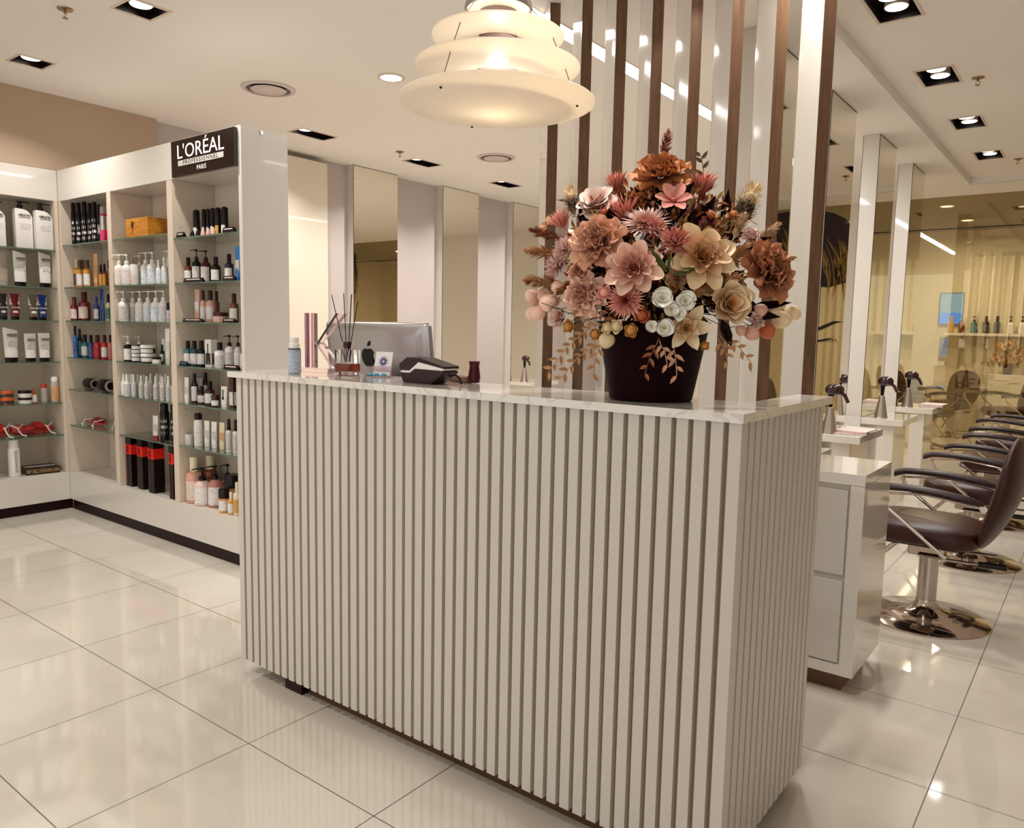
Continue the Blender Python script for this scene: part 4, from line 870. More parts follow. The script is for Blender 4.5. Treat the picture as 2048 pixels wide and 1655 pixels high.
# pendant lamp: stacked translucent dishes
pl = thing('pendant_lamp', 'large tiered pendant lamp of stacked cream dishes above the desk', 'pendant lamp', (-1.539, 1.9, 2.09))
m_dish = mat('opal_dish', '#dedbd4', .35, emit='#fff4e4', estr=.13)
N, L, b = nodes(m_dish); tr = N.new('ShaderNodeBsdfTranslucent'); tr.inputs[0].default_value = rgb('#fff0d8'); ms = N.new('ShaderNodeMixShader'); ms.inputs[0].default_value = .4
L.new(b.outputs[0], ms.inputs[1]); L.new(tr.outputs[0], ms.inputs[2]); L.new(ms.outputs[0], N['Material Output'].inputs['Surface'])
def dish(z, R, hole, depth, name):
    n = 14; up = []; lo = []
    for k in range(n+1):
        q = hole/R+(1-hole/R)*k/n; up.append((R*q, z-depth*(1-q*q)))
    lo = [(r, zz-.004) for r, zz in reversed(up)]
    prof = up+lo
    if hole == 0: prof = [(max(r, .0005), zz) for r, zz in prof]
    b = MB(); b.lathe(prof+[prof[0]], 64, cap=False); return b.build(name, m_dish, pl, True)
m_cream = mat('opal_bottom', '#e9dcc4', .35, emit='#ffdba6', estr=.22)
dish(0, .298, 0, .035, 'bottom_dish'); dish(.100, .250, .085, .022, 'middle_dish'); dish(.190, .200, .085, .018, 'upper_dish')
MB().lathe([(.100, .262), (.103, .268), (.088, .33), (.06, .40), (.03, .44), (.03, .4405)], 40, cap=False).lathe([(.100, .262), (.097, .2625), (.085, .33), (.058, .398)], 40, cap=False).build('metal_cup', m_steel, pl, True)
MB().lathe([(.060, .106), (.062, .110), (.060, .180)], 30).build('hole_shadow_drum', mat('hole_shadow_rose', '#9a8078', .6), pl, True)  # added drums whose rose colour stands for shade inside the dish holes
MB().lathe([(.060, .196), (.062, .20), (.060, .258)], 30).build('hole_shadow_drum', mat('hole_shadow_rose', '#9a8078', .6), pl, True)
MB().lathe([(.094, .270), (.094, .274)], 40).build('lit_disc', mat('pendant_bulb', '#ffffff', .5, emit='#ffedc8', estr=.95), pl, True)
cb = MB().tube([(0, 0, .44), (0, 0, .9095)], .004)
for a in (.5, .5+2*PI/3, .5+4*PI/3):
    cb.tube([(.245*math.cos(a), .245*math.sin(a), -.012), (.205*math.cos(a), .205*math.sin(a), .094), (.165*math.cos(a), .165*math.sin(a), .186), (.09*math.cos(a), .09*math.sin(a), .28)], .0012, 5)
    cb.ball((.245*math.cos(a), .245*math.sin(a), -.018), .004, .004, .003)
cb.build('suspension_wires', m_black, pl, True)
for z, pw in ((2.125, 1.5),):
    l = bpy.data.lights.new('pendant_bulb', 'POINT'); l.energy = pw; l.color = (1, .95, .87); l.shadow_soft_size = .03
    o = bpy.data.objects.new('pendant_bulb', l); o.location = (-1.539, 1.9, z); COL.objects.link(o)

# ------------------------------------------------------------------ things on the desk
ZT = 1.2185
t = thing('spray_bottle', 'small clear-and-white spray bottle with blue print on the desk end', 'bottle', (-2.435, 1.815, ZT), .6)
MB().lathe([(.022, 0), (.024, .003), (.024, .088), (.022, .0925)], 24).build('body', mat('spray_body', '#9aa9b8', .15, coat=.5), t, True)
wrap_label(t, .024, .006, .082, print_mat('spray_label', '#c4ccd6', '#4a6288', .4, 230, 420, .48), 100)
MB().lathe([(.0235, .0925), (.0235, .096)], 24).build('dark_band', pm('navy'), t, True)
MB().lathe([(.020, .0965), (.019, .114), (.016, .116), (.017, .136), (.014, .139)], 20).build('cap', pm('white'), t, True)

m_acr = mat('clear_acrylic', '#fbeaf0', .03, trans=1, ior=1.25)
m_acr2 = mat('pink_acrylic_edge', '#dba8b4', .1, trans=.6, ior=1.3)
t = thing('letter_sign', 'clear pink acrylic letter K standing on an acrylic base', 'letter sign', (-2.475, 1.975, ZT), .28)
MB().box(-.118, .132, -.05, .02, 0, .017, .001).build('base', m_acr, t)
kx = -.07; q = Matrix.Rotation(PI/2, 4, 'X')
MB().prism([(kx, .0175), (kx+.043, .0175), (kx+.043, .232), (kx, .232)], -.012, .012, q).build('stem', m_acr, t)
MB().prism([(kx+.0435, .100), (kx+.145, .232), (kx+.185, .232), (kx+.075, .118), (kx+.17, .0175), (kx+.125, .0175), (kx+.0435, .118)], -.012, .012, q).build('arms', m_acr, t)
MB().box(kx-.0012, kx+.008, -.0125, .0125, .018, .2325).box(kx+.030, kx+.041, -.0127, -.0122, .018, .2325).build('pink_edge', m_acr2, t)

t = thing('reed_diffuser', 'square glass reed diffuser with amber liquid and black reeds', 'diffuser', (-2.262, 1.925, ZT), .12)
m_dg = mat('diffuser_glass', '#ffffff', .02, trans=1, ior=1.3)
b = MB(); b.box(-.038, .038, -.032, .032, 0, .098, .006); b.lathe([(.014, .0985), (.014, .112), (.022, .118), (.022, .126), (.015, .127)], 20); b.build('glass_bottle', m_dg, t, True)
MB().box(-.0335, .0335, -.0275, .0275, .016, .044, .003).build('amber_liquid', mat('amber_liquid', '#a83a08', .05, trans=.6, ior=1.33), t)
MB().lathe([(.010, .100), (.013, .125)], 12).build('stopper', pm('darkred'), t, True)
rd = MB()
for dx, dy, dz in ((-.078, .0, .300), (-.008, -.01, .305), (.012, .01, .300), (.004, .02, .302), (.052, 0, .275)): rd.tube([(dx*.0+.002*dx/abs(dx), 0, .05), (dx, dy, dz)], .0016, 6)
rd.build('reed', m_black, t, True)

t = thing('desktop_computer', 'silver all-in-one computer seen from behind, with a black fruit-shaped logo', 'computer', (-2.455, 2.32, .766), 0)
al = mat('imac_back', '#b4afad', .3, metal=.9)
tl = Matrix.Translation((0, -.02, .16)) @ Matrix.Rotation(.13, 4, 'X')
def rrect(w_, h_, r_, z0=0):
    P = []
    for cx, cz, a0 in ((w_/2-r_, z0+h_-r_, 0), (-w_/2+r_, z0+h_-r_, PI/2), (-w_/2+r_, z0+r_, PI), (w_/2-r_, z0+r_, 3*PI/2)):
        P += [(cx+r_*math.cos(a0+k*PI/10), cz+r_*math.sin(a0+k*PI/10)) for k in range(6)]
    return P
m2 = tl @ Matrix.Rotation(PI/2, 4, 'X')
b = MB()
R0 = rrect(.635, .50, .022)
rings = []
for dd, sc in ((-.012, 1), (-.002, 1), (.004, .985), (.012, .95), (.020, .80)):
    rings.append([m2 @ Vector((x*sc, .25+(z-.25)*sc, dd)) for x, z in R0])
b.loft(rings); b.build('shell', al, t, True)
MB().prism(rrect(.60, .40, .01, .085), -.0135, -.0125, m2).build('screen', mat('screen_on', '#101010', .2, emit='#3f8fe0', estr=2.2), t)
# fruit-shaped logo with a bite and a leaf
P = []
for k in range(40):
    a = 2*PI*k/40; x = math.sin(a); y = math.cos(a); rx = .040*(1-.10*(y < 0)*abs(y)); ry = .044
    yy = ry*y - .007*math.exp(-(x/.28)**2)*(1 if y > 0 else -.75); xx = rx*x*(1+.10*max(0, y))
    dx, dy = xx-.047, yy-.006; dr = math.hypot(dx, dy)
    if dr < .019: xx, yy = .047+dx/dr*.019, .006+dy/dr*.019
    P.append((xx, yy))
mL = tl @ Matrix.Translation((-.035, -.0225, .352)) @ Matrix.Rotation(PI/2, 4, 'X')
lg = MB().prism([(x*.95, y*.95) for x, y in P], -.0015, .0015, mL)
lg.prism([(.001, .047), (.004, .058), (.012, .068), (.020, .071), (.019, .060), (.012, .050)], -.0015, .0015, mL)
lg.build('logo', pm('black'), t)
MB().box(-.09, .09, -.06, .11, 0, .006, .002).box(-.08, .08, .0, .012, .006, .26).build('stand', al, t)

t = thing('card_stand', 'white business card in a clear stand with blue gems, before the computer', 'card stand', (-2.105, 1.945, ZT), .25)
lean = Matrix.Translation((0, .01, .006)) @ Matrix.Rotation(-.25, 4, 'X')
MB().box(-.036, .036, -.001, .001, 0, .088, mtx=lean).build('card', mat('card_white', '#e8e2e2', .5), t)
b = MB()
for k in range(10):
    b.prism([(0, .003), (.004, .010), (0, .022), (-.004, .010)], 0, .0006, lean @ Matrix.Translation((0, -.0012, .052)) @ Matrix.Rotation(PI/2, 4, 'X') @ Matrix.Rotation(k*PI/5, 4, 'Z'))
b.build('rosette_print', mat('ink_violet', '#5a547c', .5), t)
MB().box(-.045, .045, -.03, .03, 0, .004, .001).box(-.04, .04, .012, .014, .004, .04).build('clear_stand', m_acr, t)
for x in (-.03, -.002, .03): MB().ball((x, -.022, .0105), .011, .006, .0055, .8, .8, 10, 6).build('blue_gem', mat('gem', '#1d9cc4', .1, coat=.6), t, True)

m_term = mat('terminal_shell', '#2a0c0e', .4, spec=.3)
t = thing('card_terminal', 'black and white card payment terminal on the desk', 'card terminal', (-1.785, 1.862, ZT), .02)
t.scale = (.82, .9, .9)
q = Matrix.Rotation(PI/2, 4, 'X')
MB().prism([(-.095, .0), (.055, .0), (.125, .042), (.118, .05), (-.03, .052), (-.058, .036), (-.112, .036)], -.042, .042, q).build('base_shell', m_term, t); bevel(t.children[0], .004)
MB().prism([(-.112, .0365), (-.058, .0365), (-.03, .0525), (.12, .0505), (.128, .058), (-.01, .078), (-.06, .045), (-.105, .044)], -.043, .043, q).build('white_band', pm('white'), t)
MB().prism([(-.115, .048), (-.06, .0465), (-.012, .079), (.128, .0585), (.128, .066), (.0, .0925), (-.075, .0935), (-.118, .067)], -.040, .040, q).build('top_shell', m_term, t); bevel(t.children[2], .004)
MB().box(-.09, -.03, -.012, .03, .0942, .0948).build('keypad', pm('black'), t)
MB().tube([(.115, 0, .03), (.14, .01, .036), (.152, .02, .022), (.150, .03, .004)], .004).build('cable', m_black, t, True)
t = thing('hair_dryer', 'small bronze hair dryer lying behind the card terminal', 'hair dryer', (-1.755, 1.99, ZT), -.1)
MB().tube([(-.11, 0, .011), (.05, 0, .012)], .0095, 10, .015).build('handle', mat('bronze_plastic', '#8a5a44', .25, coat=.5), t, True)
MB().lathe([(.018, .0), (.021, .02), (.016, .055), (.019, .072)], 16, c=(.07, 0, .002)).build('barrel', pm('darkred'), t, True)

# bottles and flowers in the room beyond the glass
for k, (x, c, ty) in enumerate([(-1.90, 'gold2', 'bottle'), (-1.76, 'amber', 'pump'), (-1.60, 'teal', 'pump'), (-1.45, 'black', 'bottle'), (-1.31, 'slate', 'bottle'), (-1.14, 'white', 'pump'), (-1.0, 'white', 'pump'), (-.82, 'white', 'bottle')]):
    t = thing(KIND[ty][0], f'{ORD[k]} bottle from the left on the shelf beyond the tinted glass', 'bottle', (x, YE-.17, 1.4805), .3, 'bottles on the shelf beyond the glass')
    item(ty, .085, .25, c, 'black' if c != 'gold2' else 'gold2', c, '', t)
BLOOMS=[
('peony', 'caramel', -0.966, 1.881, 1.808, 0.067),
('cosmos', 'dustypink', -0.904, 1.834, 1.732, 0.0441),
('protea', 'redpink', -1.094, 1.871, 1.798, 0.0343),
('protea', 'redpink', -0.889, 1.966, 1.788, 0.0396),
('rose', 'blushwhite', -1.118, 1.814, 1.734, 0.0512),
('protea', 'redpink', -1.022, 1.796, 1.707, 0.0419),
('chrys', 'palepink', -0.949, 1.777, 1.669, 0.0575),
('peony', 'blushtan', -1.049, 1.714, 1.621, 0.0686),
('dahlia', 'blush', -0.944, 1.713, 1.556, 0.0682),
('fringe', 'pink', -0.862, 1.766, 1.617, 0.0411),
('fringe', 'pink', -0.918, 1.771, 1.651, 0.0304),
('dahlia', 'peachcream', -0.807, 1.806, 1.585, 0.0776),
('peony', 'brown', -0.713, 1.989, 1.561, 0.0744),
('ruffle', 'palepink', -0.757, 1.989, 1.649, 0.0268),
('banksia', 'yellow', -1.201, 1.827, 1.748, 0.0358),
('banksia', 'yellow', -0.796, 2.037, 1.733, 0.0469),
('protea', 'pink', -1.215, 1.786, 1.697, 0.0326),
('cosmos', 'tan', -1.255, 1.788, 1.687, 0.0288),
('fringe', 'palepink', -1.173, 1.752, 1.615, 0.0332),
('fringe', 'palepink', -1.195, 1.751, 1.569, 0.0374),
('ruffle', 'blush', -1.079, 1.71, 1.49, 0.0536),
('bud', 'pink', -1.01, 1.689, 1.496, 0.0199),
('chrys', 'pink', -0.959, 1.705, 1.478, 0.0446),
('rosecup', 'peachcream', -0.75, 1.847, 1.473, 0.0528),
('magnolia', 'cream', -0.831, 1.782, 1.413, 0.0548),
('ruffle', 'tan', -0.761, 1.908, 1.523, 0.0285),
('puff', 'white', -0.866, 1.719, 1.483, 0.0244),
('puff', 'white', -0.847, 1.729, 1.457, 0.0195),
('puff', 'white', -0.822, 1.753, 1.477, 0.0221),
('puff', 'white', -0.831, 1.737, 1.445, 0.0159),
('puff', 'white', -0.895, 1.726, 1.415, 0.0148),
('puff', 'white', -0.863, 1.732, 1.412, 0.0209),
('puff', 'blush', -1.285, 1.75, 1.497, 0.0177),
('puff', 'tanpink', -1.281, 1.763, 1.483, 0.0164),
('puff', 'blush', -1.247, 1.736, 1.448, 0.0215),
('puff', 'blush', -1.275, 1.744, 1.447, 0.0203),
('puff', 'blush', -1.21, 1.732, 1.474, 0.0266),
('rosecup', 'blushwhite', -1.177, 1.738, 1.436, 0.0317),
('puff', 'blush', -1.191, 1.742, 1.519, 0.0186),
('puff', 'tanpink', -1.126, 1.72, 1.513, 0.013),
('puff', 'tanpink', -1.235, 1.742, 1.496, 0.0188),
('puff', 'peachcream', -0.736, 1.921, 1.498, 0.022),
('puff', 'peachcream', -0.683, 2.039, 1.441, 0.0242),
('puff', 'peachcream', -0.668, 2.08, 1.459, 0.0219),
('puff', 'tanpink', -0.711, 1.956, 1.462, 0.0183),
('puff', 'tanpink', -0.727, 1.948, 1.403, 0.0209),
('puff', 'rust', -0.705, 1.994, 1.409, 0.0226),
('puff', 'peachcream', -0.7, 2.019, 1.461, 0.0188),
('ruffle', 'blushwhite', -0.719, 1.953, 1.435, 0.0223),
('puff', 'tanpink', -0.743, 1.917, 1.41, 0.0143),
('bud', 'ochre', -1.143, 1.733, 1.412, 0.0196),
('bud', 'ochre', -1.054, 1.723, 1.393, 0.0179),
('bud', 'creamy', -1.011, 1.711, 1.41, 0.0176),
('bud', 'creamy', -0.986, 1.713, 1.414, 0.0188),
('bud', 'ochre', -0.954, 1.73, 1.405, 0.0213),
('puff', 'creamy', -1.018, 1.719, 1.376, 0.0215),
('bud', 'rust', -0.928, 1.732, 1.442, 0.0212),
('bud', 'ochre', -0.815, 1.858, 1.37, 0.0141),
('bud', 'rust', -0.925, 1.745, 1.436, 0.015),
('bud', 'rust', -1.008, 1.758, 1.654, 0.0154),
('bud', 'rust', -1.059, 1.754, 1.705, 0.0117),
('ruffle', 'caramel', -1.002, 1.851, 1.752, 0.0347),
('ruffle', 'blushtan', -1.111, 1.728, 1.552, 0.0311),
('dahlia', 'tanpink', -1.011, 1.734, 1.581, 0.0356),
('ruffle', 'tan', -0.861, 1.778, 1.53, 0.025),
('bud', 'caramel', -0.801, 1.967, 1.706, 0.0161),
('bud', 'caramel', -0.845, 1.932, 1.705, 0.016),
('cosmos', 'rust', -0.846, 1.932, 1.68, 0.0267),
('ruffle', 'tan', -0.784, 1.851, 1.532, 0.033),
('peony', 'tan', -1.012, 1.857, 1.727, 0.0322),
]
PLUMES=[
('rosy', (-0.991, 1.924, 1.823), (-0.975, 1.933, 1.939), 0.0178),
('rosy', (-1.001, 1.908, 1.825), (-1.005, 1.906, 1.868), 0.0137),
('russet', (-1.204, 1.792, 1.647), (-1.293, 1.746, 1.677), 0.0163),
('straw', (-1.186, 1.767, 1.601), (-1.286, 1.716, 1.617), 0.0188),
('straw', (-1.179, 1.748, 1.527), (-1.276, 1.698, 1.535), 0.0199),
('strawlight', (-0.762, 1.998, 1.628), (-0.695, 2.032, 1.688), 0.0148),
('strawlight', (-0.822, 1.933, 1.638), (-0.805, 1.942, 1.706), 0.0133),
('strawlight', (-0.789, 1.95, 1.643), (-0.764, 1.963, 1.71), 0.0146),
('straw', (-0.799, 1.9, 1.555), (-0.735, 1.933, 1.63), 0.0156),
('straw', (-0.707, 2.015, 1.589), (-0.654, 2.043, 1.599), 0.008),
('straw', (-0.839, 1.8, 1.491), (-0.771, 1.836, 1.521), 0.0176),
('strawlight', (-0.816, 1.823, 1.495), (-0.738, 1.864, 1.532), 0.0164),
('rosy', (-0.847, 1.875, 1.648), (-0.84, 1.879, 1.686), 0.0117),
('russet', (-1.185, 1.723, 1.494), (-1.138, 1.747, 1.534), 0.0132),
('straw', (-0.885, 1.766, 1.529), (-0.86, 1.778, 1.511), 0.0175),
]
SPRAYS=[
('olive', (-0.884, 1.968, 1.797), (-0.894, 1.963, 1.865), 0.0123),
('gold', (-1.086, 1.74, 1.409), (-1.178, 1.693, 1.292), 0.013),
('gold', (-1.071, 1.748, 1.364), (-1.146, 1.709, 1.276), 0.013),
('gold', (-1.049, 1.737, 1.365), (-1.063, 1.73, 1.292), 0.0103),
('rust', (-0.903, 1.767, 1.368), (-0.925, 1.756, 1.297), 0.0113),
('pinkgold', (-0.888, 1.764, 1.369), (-0.873, 1.772, 1.322), 0.0113),
('pinkgold', (-0.863, 1.788, 1.357), (-0.855, 1.792, 1.294), 0.0126),
('gold', (-0.777, 1.9, 1.384), (-0.72, 1.929, 1.332), 0.013),
('gold', (-0.788, 1.894, 1.377), (-0.769, 1.904, 1.331), 0.0104),
('gold', (-1.109, 1.706, 1.454), (-1.056, 1.733, 1.403), 0.0128),
('rust', (-1.052, 1.713, 1.454), (-1.023, 1.728, 1.416), 0.0114),
('tan', (-0.822, 1.989, 1.685), (-0.858, 1.97, 1.737), 0.0122),
('gold', (-1.126, 1.753, 1.534), (-1.173, 1.729, 1.494), 0.0118),
('rust', (-1.046, 1.851, 1.749), (-1.08, 1.833, 1.697), 0.0121),
('gold', (-0.891, 1.92, 1.707), (-0.903, 1.913, 1.656), 0.0107),
('tan', (-0.779, 2.034, 1.7), (-0.85, 1.998, 1.746), 0.011),
]

# ------------------------------------------------------------------ flowers
PC = Vector((-.985, 1.905, 0)); TOCAM = Vector((.459, -.888, 0))
pot = thing('flower_pot', 'dark brown tapered pot holding the flower bouquet on the desk', 'pot', (PC.x, PC.y, ZT))
m_pot = mat('pot_glaze', '#170305', .5, spec=.05)
MB().lathe([(.108, 0), (.112, .003), (.150, .205), (.153, .21), (.148, .21), (.143, .19), (.02, .185)], 48).build('pot_body', m_pot, pot, True)
bq = thing('flower_bouquet', 'huge bouquet of caramel, blush, pink and cream silk flowers with plumes', 'bouquet', (PC.x, PC.y, ZT+.21))
BO = bq.location.copy()
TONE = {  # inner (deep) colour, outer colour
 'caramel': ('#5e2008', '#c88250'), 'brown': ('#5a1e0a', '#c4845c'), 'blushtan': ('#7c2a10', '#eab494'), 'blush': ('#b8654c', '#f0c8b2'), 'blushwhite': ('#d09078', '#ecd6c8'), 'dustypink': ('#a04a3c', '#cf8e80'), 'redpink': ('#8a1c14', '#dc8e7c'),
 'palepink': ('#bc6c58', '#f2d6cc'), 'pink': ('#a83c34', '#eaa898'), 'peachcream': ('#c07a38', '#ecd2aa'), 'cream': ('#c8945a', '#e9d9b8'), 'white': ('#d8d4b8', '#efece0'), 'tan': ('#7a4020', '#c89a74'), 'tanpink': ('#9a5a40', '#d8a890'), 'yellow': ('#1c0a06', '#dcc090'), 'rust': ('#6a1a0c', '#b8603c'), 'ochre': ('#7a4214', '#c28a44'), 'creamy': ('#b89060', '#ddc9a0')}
def fmat(tone):
    nm = 'petal_'+tone
    if nm in MATS: return MATS[nm]
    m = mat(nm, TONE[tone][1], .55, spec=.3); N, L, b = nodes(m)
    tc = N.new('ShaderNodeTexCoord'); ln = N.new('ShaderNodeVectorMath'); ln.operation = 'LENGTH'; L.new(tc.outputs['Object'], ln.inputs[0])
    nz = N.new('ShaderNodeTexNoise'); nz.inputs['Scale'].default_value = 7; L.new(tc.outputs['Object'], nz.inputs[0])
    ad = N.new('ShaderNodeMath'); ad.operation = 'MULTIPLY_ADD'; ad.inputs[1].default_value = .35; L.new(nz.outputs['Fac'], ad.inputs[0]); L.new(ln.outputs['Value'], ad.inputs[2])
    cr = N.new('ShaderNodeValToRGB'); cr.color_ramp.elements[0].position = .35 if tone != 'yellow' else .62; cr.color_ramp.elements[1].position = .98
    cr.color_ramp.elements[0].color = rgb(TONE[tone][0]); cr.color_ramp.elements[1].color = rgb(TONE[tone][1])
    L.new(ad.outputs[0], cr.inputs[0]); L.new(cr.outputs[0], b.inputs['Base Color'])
    return m
fr = random.Random(21)
def petal(b, ang, tilt, r0, ln, wd, cup=.2, curl=0, ruf=0, point=.0, z0=0, nu=6, nv=7):
    """one petal rooted r0 from the axis; tilt 0 lies flat, 90 stands up"""
    V = []; ph = fr.uniform(0, 6); t_ = math.radians(tilt)
    ca, sa = math.cos(ang), math.sin(ang)
    for i in range(nu):
        t = i/(nu-1); row = []
        prof = .28+.72*math.sin(PI*.5*min(1, t*1.3)) if not point else max(.05, math.sin(PI*(.12+.86*t))**.8)
        if i == nu-1: prof *= (.86 if not point else .3)
        cu_ = curl*t*t
        for j in range(nv):
            s = -1+2*j/(nv-1); tt = t*(1-(0 if point else .24)*s*s*t)
            out = r0+ln*(tt*math.cos(t_)-math.sin(t_)*cu_*.6); up = z0+ln*(tt*math.sin(t_)+math.cos(t_)*cu_*.6)
            side = s*wd*.5*prof; lift = cup*wd*(s*s)*prof*.6+ruf*math.sin(ph+s*5+t*3)*t*t
            row.append(b.b.verts.new((ca*(out-math.sin(t_)*lift)-sa*side, sa*(out-math.sin(t_)*lift)+ca*side, up+math.cos(t_)*lift)))
        V.append(row)
    for i in range(nu-1):
        for j in range(nv-1): b.b.faces.new((V[i][j], V[i][j+1], V[i+1][j+1], V[i+1][j]))
def ring(b, n, tilt, r0, ln, wd, jit=.1, **k):
    a0 = fr.uniform(0, 6)
    for i in range(n): petal(b, a0+2*PI*i/n+fr.uniform(-jit, jit), tilt+fr.uniform(-7, 7), r0, ln*fr.uniform(.9, 1.08), wd*fr.uniform(.9, 1.1), **k)
def bloom(kind):
    b = MB()
    if kind == 'peony':
        ring(b, 9, 5, .1, .92, .72, cup=.25, curl=.15, ruf=.10, z0=-.05); ring(b, 9, 30, .1, .78, .66, cup=.35, curl=.1, ruf=.12); ring(b, 8, 52, .08, .68, .56, cup=.5, ruf=.14, z0=.03); ring(b, 8, 68, .05, .6, .46, cup=.6, curl=-.2, ruf=.15, z0=.05); ring(b, 6, 82, .03, .5, .36, cup=.7, curl=-.3, ruf=.12, z0=.06)
    elif kind == 'dahlia':
        ring(b, 8, 4, .12, .88, .52, cup=.35, curl=.12, z0=-.04); ring(b, 8, 18, .1, .68, .42, cup=.45, curl=.2); ring(b, 8, 36, .08, .5, .34, cup=.6, curl=.25, z0=.03); ring(b, 8, 58, .05, .36, .25, cup=.8, z0=.06); ring(b, 6, 78, .02, .28, .18, cup=.9, z0=.07)
    elif kind == 'ruffle':
        for tl_, l_ in ((0, .95), (25, .85), (48, .75), (66, .65), (82, .55)): ring(b, 7, tl_, .05, l_, .7, cup=.2, ruf=.2, nv=7)
    elif kind == 'rose':
        ring(b, 7, 35, .1, 1.0, .95, cup=.6, curl=-.5, z0=-.2); ring(b, 6, 60, .1, .9, .85, cup=.7, curl=-.7, z0=-.1); ring(b, 5, 78, .08, .75, .7, cup=.8, curl=-.7)
    elif kind == 'rosecup':
        ring(b, 6, 22, .1, .95, .95, cup=.5, curl=.35, z0=-.15); ring(b, 5, 55, .12, .8, .85, cup=.7, curl=-.1, z0=-.05); ring(b, 4, 76, .1, .62, .6, cup=.8, curl=-.3)
    elif kind == 'magnolia':
        ring(b, 6, 10, .06, .96, .52, cup=.45, curl=.2, point=1); ring(b, 5, 42, .05, .62, .42, cup=.6, curl=.1, point=1, z0=.03); ring(b, 4, 72, .03, .36, .26, cup=.8, point=1)
    elif kind == 'cosmos':
        ring(b, 6, 12, .06, .95, .55, cup=.3, curl=.15); b.ball((0, 0, .08), .14, .14, .10)
    elif kind == 'chrys':
        for tl_, l_, n in ((2, .95, 30), (14, .85, 28), (28, .72, 24), (44, .58, 20), (60, .44, 16), (78, .3, 10)): ring(b, n, tl_, .04, l_, .13, cup=.5, curl=.1, point=1, nu=4, nv=3)
    elif kind == 'fringe':
        for tl_, l_, n in ((8, .9, 26), (28, .95, 26), (48, .9, 22), (68, .85, 16), (84, .75, 8)): ring(b, n, tl_, .04, l_, .085, cup=.4, curl=.3, nu=5, nv=3)
    elif kind == 'protea':
        for tl_, l_, n in ((42, 1.2, 14), (56, 1.35, 18), (68, 1.45, 18), (80, 1.45, 12)): ring(b, n, tl_, .10, l_, .16, cup=.4, curl=-.35 if tl_ > 60 else .1, point=1, nu=5, nv=3, z0=-.5)
        b.tube([(0, 0, -1.4), (0, 0, -.4)], .09)
    elif kind == 'banksia':
        for k in range(420):
            q = fr.random(); a = fr.uniform(0, 2*PI); z = -.9+2.0*q; r = .48*math.sin(PI*min(.97, .12+.8*q))
            petal(b, a, 25+35*q, r, .34, .06, cup=.2, curl=-.2, point=1, z0=z, nu=3, nv=3)
        b.ball((0, 0, .0), .44, .44, .80)
    elif kind == 'sweetpea':
        ring(b, 3, 25, .02, 1.15, 1.5, cup=.3, curl=.5, z0=-.25); ring(b, 3, 62, .05, 1.2, 1.25, cup=.5, curl=-.5, z0=-.3); ring(b, 2, 78, .05, .9, .8, cup=.7, curl=-.6, z0=-.2)
        b.tube([(0, 0, -1.3), (0, 0, -.25)], .06)
    elif kind == 'puff':
        for sx_, rz_ in ((.0, 0), (.14, .9), (-.12, 2.1)):
            b.ball((sx_, 0, 0), .86, .74, .96, 1, 1, 16, 10, mtx=Matrix.Rotation(rz_, 4, 'Z'))
        b.tube([(0, 0, -1.5), (.1, 0, -.9)], .06)
    elif kind == 'bud':
        b.ball((0, 0, 0), .62, .62, .8, 1, 1, 14, 9); ring(b, 5, 72, .22, 1.45, 1.0, cup=.5, curl=-.35, z0=-.75); ring(b, 4, 80, .3, 1.1, .8, cup=.6, curl=-.2, z0=-.5); b.tube([(0, 0, -1.2), (0, 0, -.6)], .1)
    return b
NAMES = dict(peony='peony', dahlia='dahlia', ruffle='carnation', rose='rose', rosecup='open_rose', magnolia='magnolia', cosmos='cosmos', chrys='chrysanthemum', fringe='fringed_bloom', protea='protea', banksia='banksia', puff='lantern_pod', sweetpea='sweet_pea', bud='rosebud')
WORDS = dict(blushtan='blush tan', blushwhite='blush white', dustypink='dusty pink', redpink='red pink', palepink='pale pink', peachcream='peach cream', tanpink='tan pink')
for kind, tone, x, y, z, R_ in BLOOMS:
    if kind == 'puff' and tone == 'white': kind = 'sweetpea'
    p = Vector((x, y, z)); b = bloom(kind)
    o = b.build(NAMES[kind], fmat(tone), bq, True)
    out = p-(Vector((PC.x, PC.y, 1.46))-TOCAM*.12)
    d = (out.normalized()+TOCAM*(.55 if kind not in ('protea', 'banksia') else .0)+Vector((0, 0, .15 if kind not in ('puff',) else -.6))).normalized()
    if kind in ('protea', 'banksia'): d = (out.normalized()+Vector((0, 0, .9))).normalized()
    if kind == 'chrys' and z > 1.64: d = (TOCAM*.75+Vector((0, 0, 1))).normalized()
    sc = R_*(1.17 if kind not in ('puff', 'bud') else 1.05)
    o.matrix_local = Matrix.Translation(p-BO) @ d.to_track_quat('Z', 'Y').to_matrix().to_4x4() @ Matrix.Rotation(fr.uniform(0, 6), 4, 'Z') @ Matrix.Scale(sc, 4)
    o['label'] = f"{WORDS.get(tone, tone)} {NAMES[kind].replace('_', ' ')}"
PL = {'rosy': ('#7a2a2a', '#d69a8c'), 'russet': ('#8a4426', '#cc8c60'), 'straw': ('#b07038', '#e8c494'), 'strawlight': ('#c89a68', '#f0dcc0')}
SPR = {'olive': '#6a5a3c', 'gold': '#b88a5c', 'rust': '#a06040', 'pinkgold': '#d0a080', 'tan': '#a07850'}
def leafq(b, p, d, n, L_, W_):
    """pointed folded leaf: base p, direction d, normal n"""
    d = d.normalized(); s = d.cross(n).normalized(); n = s.cross(d).normalized()
    q = [(0, 0, 0), (.3, .42, .08), (.62, .40, .10), (1, 0, .0), (.62, -.40, .10), (.3, -.42, .08), (.45, 0, -.05)]
    V = [b.b.verts.new(p+d*L_*a+s*W_*c+n*L_*e_) for a, c, e_ in q]
    for i in range(6): b.b.faces.new((V[i], V[(i+1) % 6], V[6]))
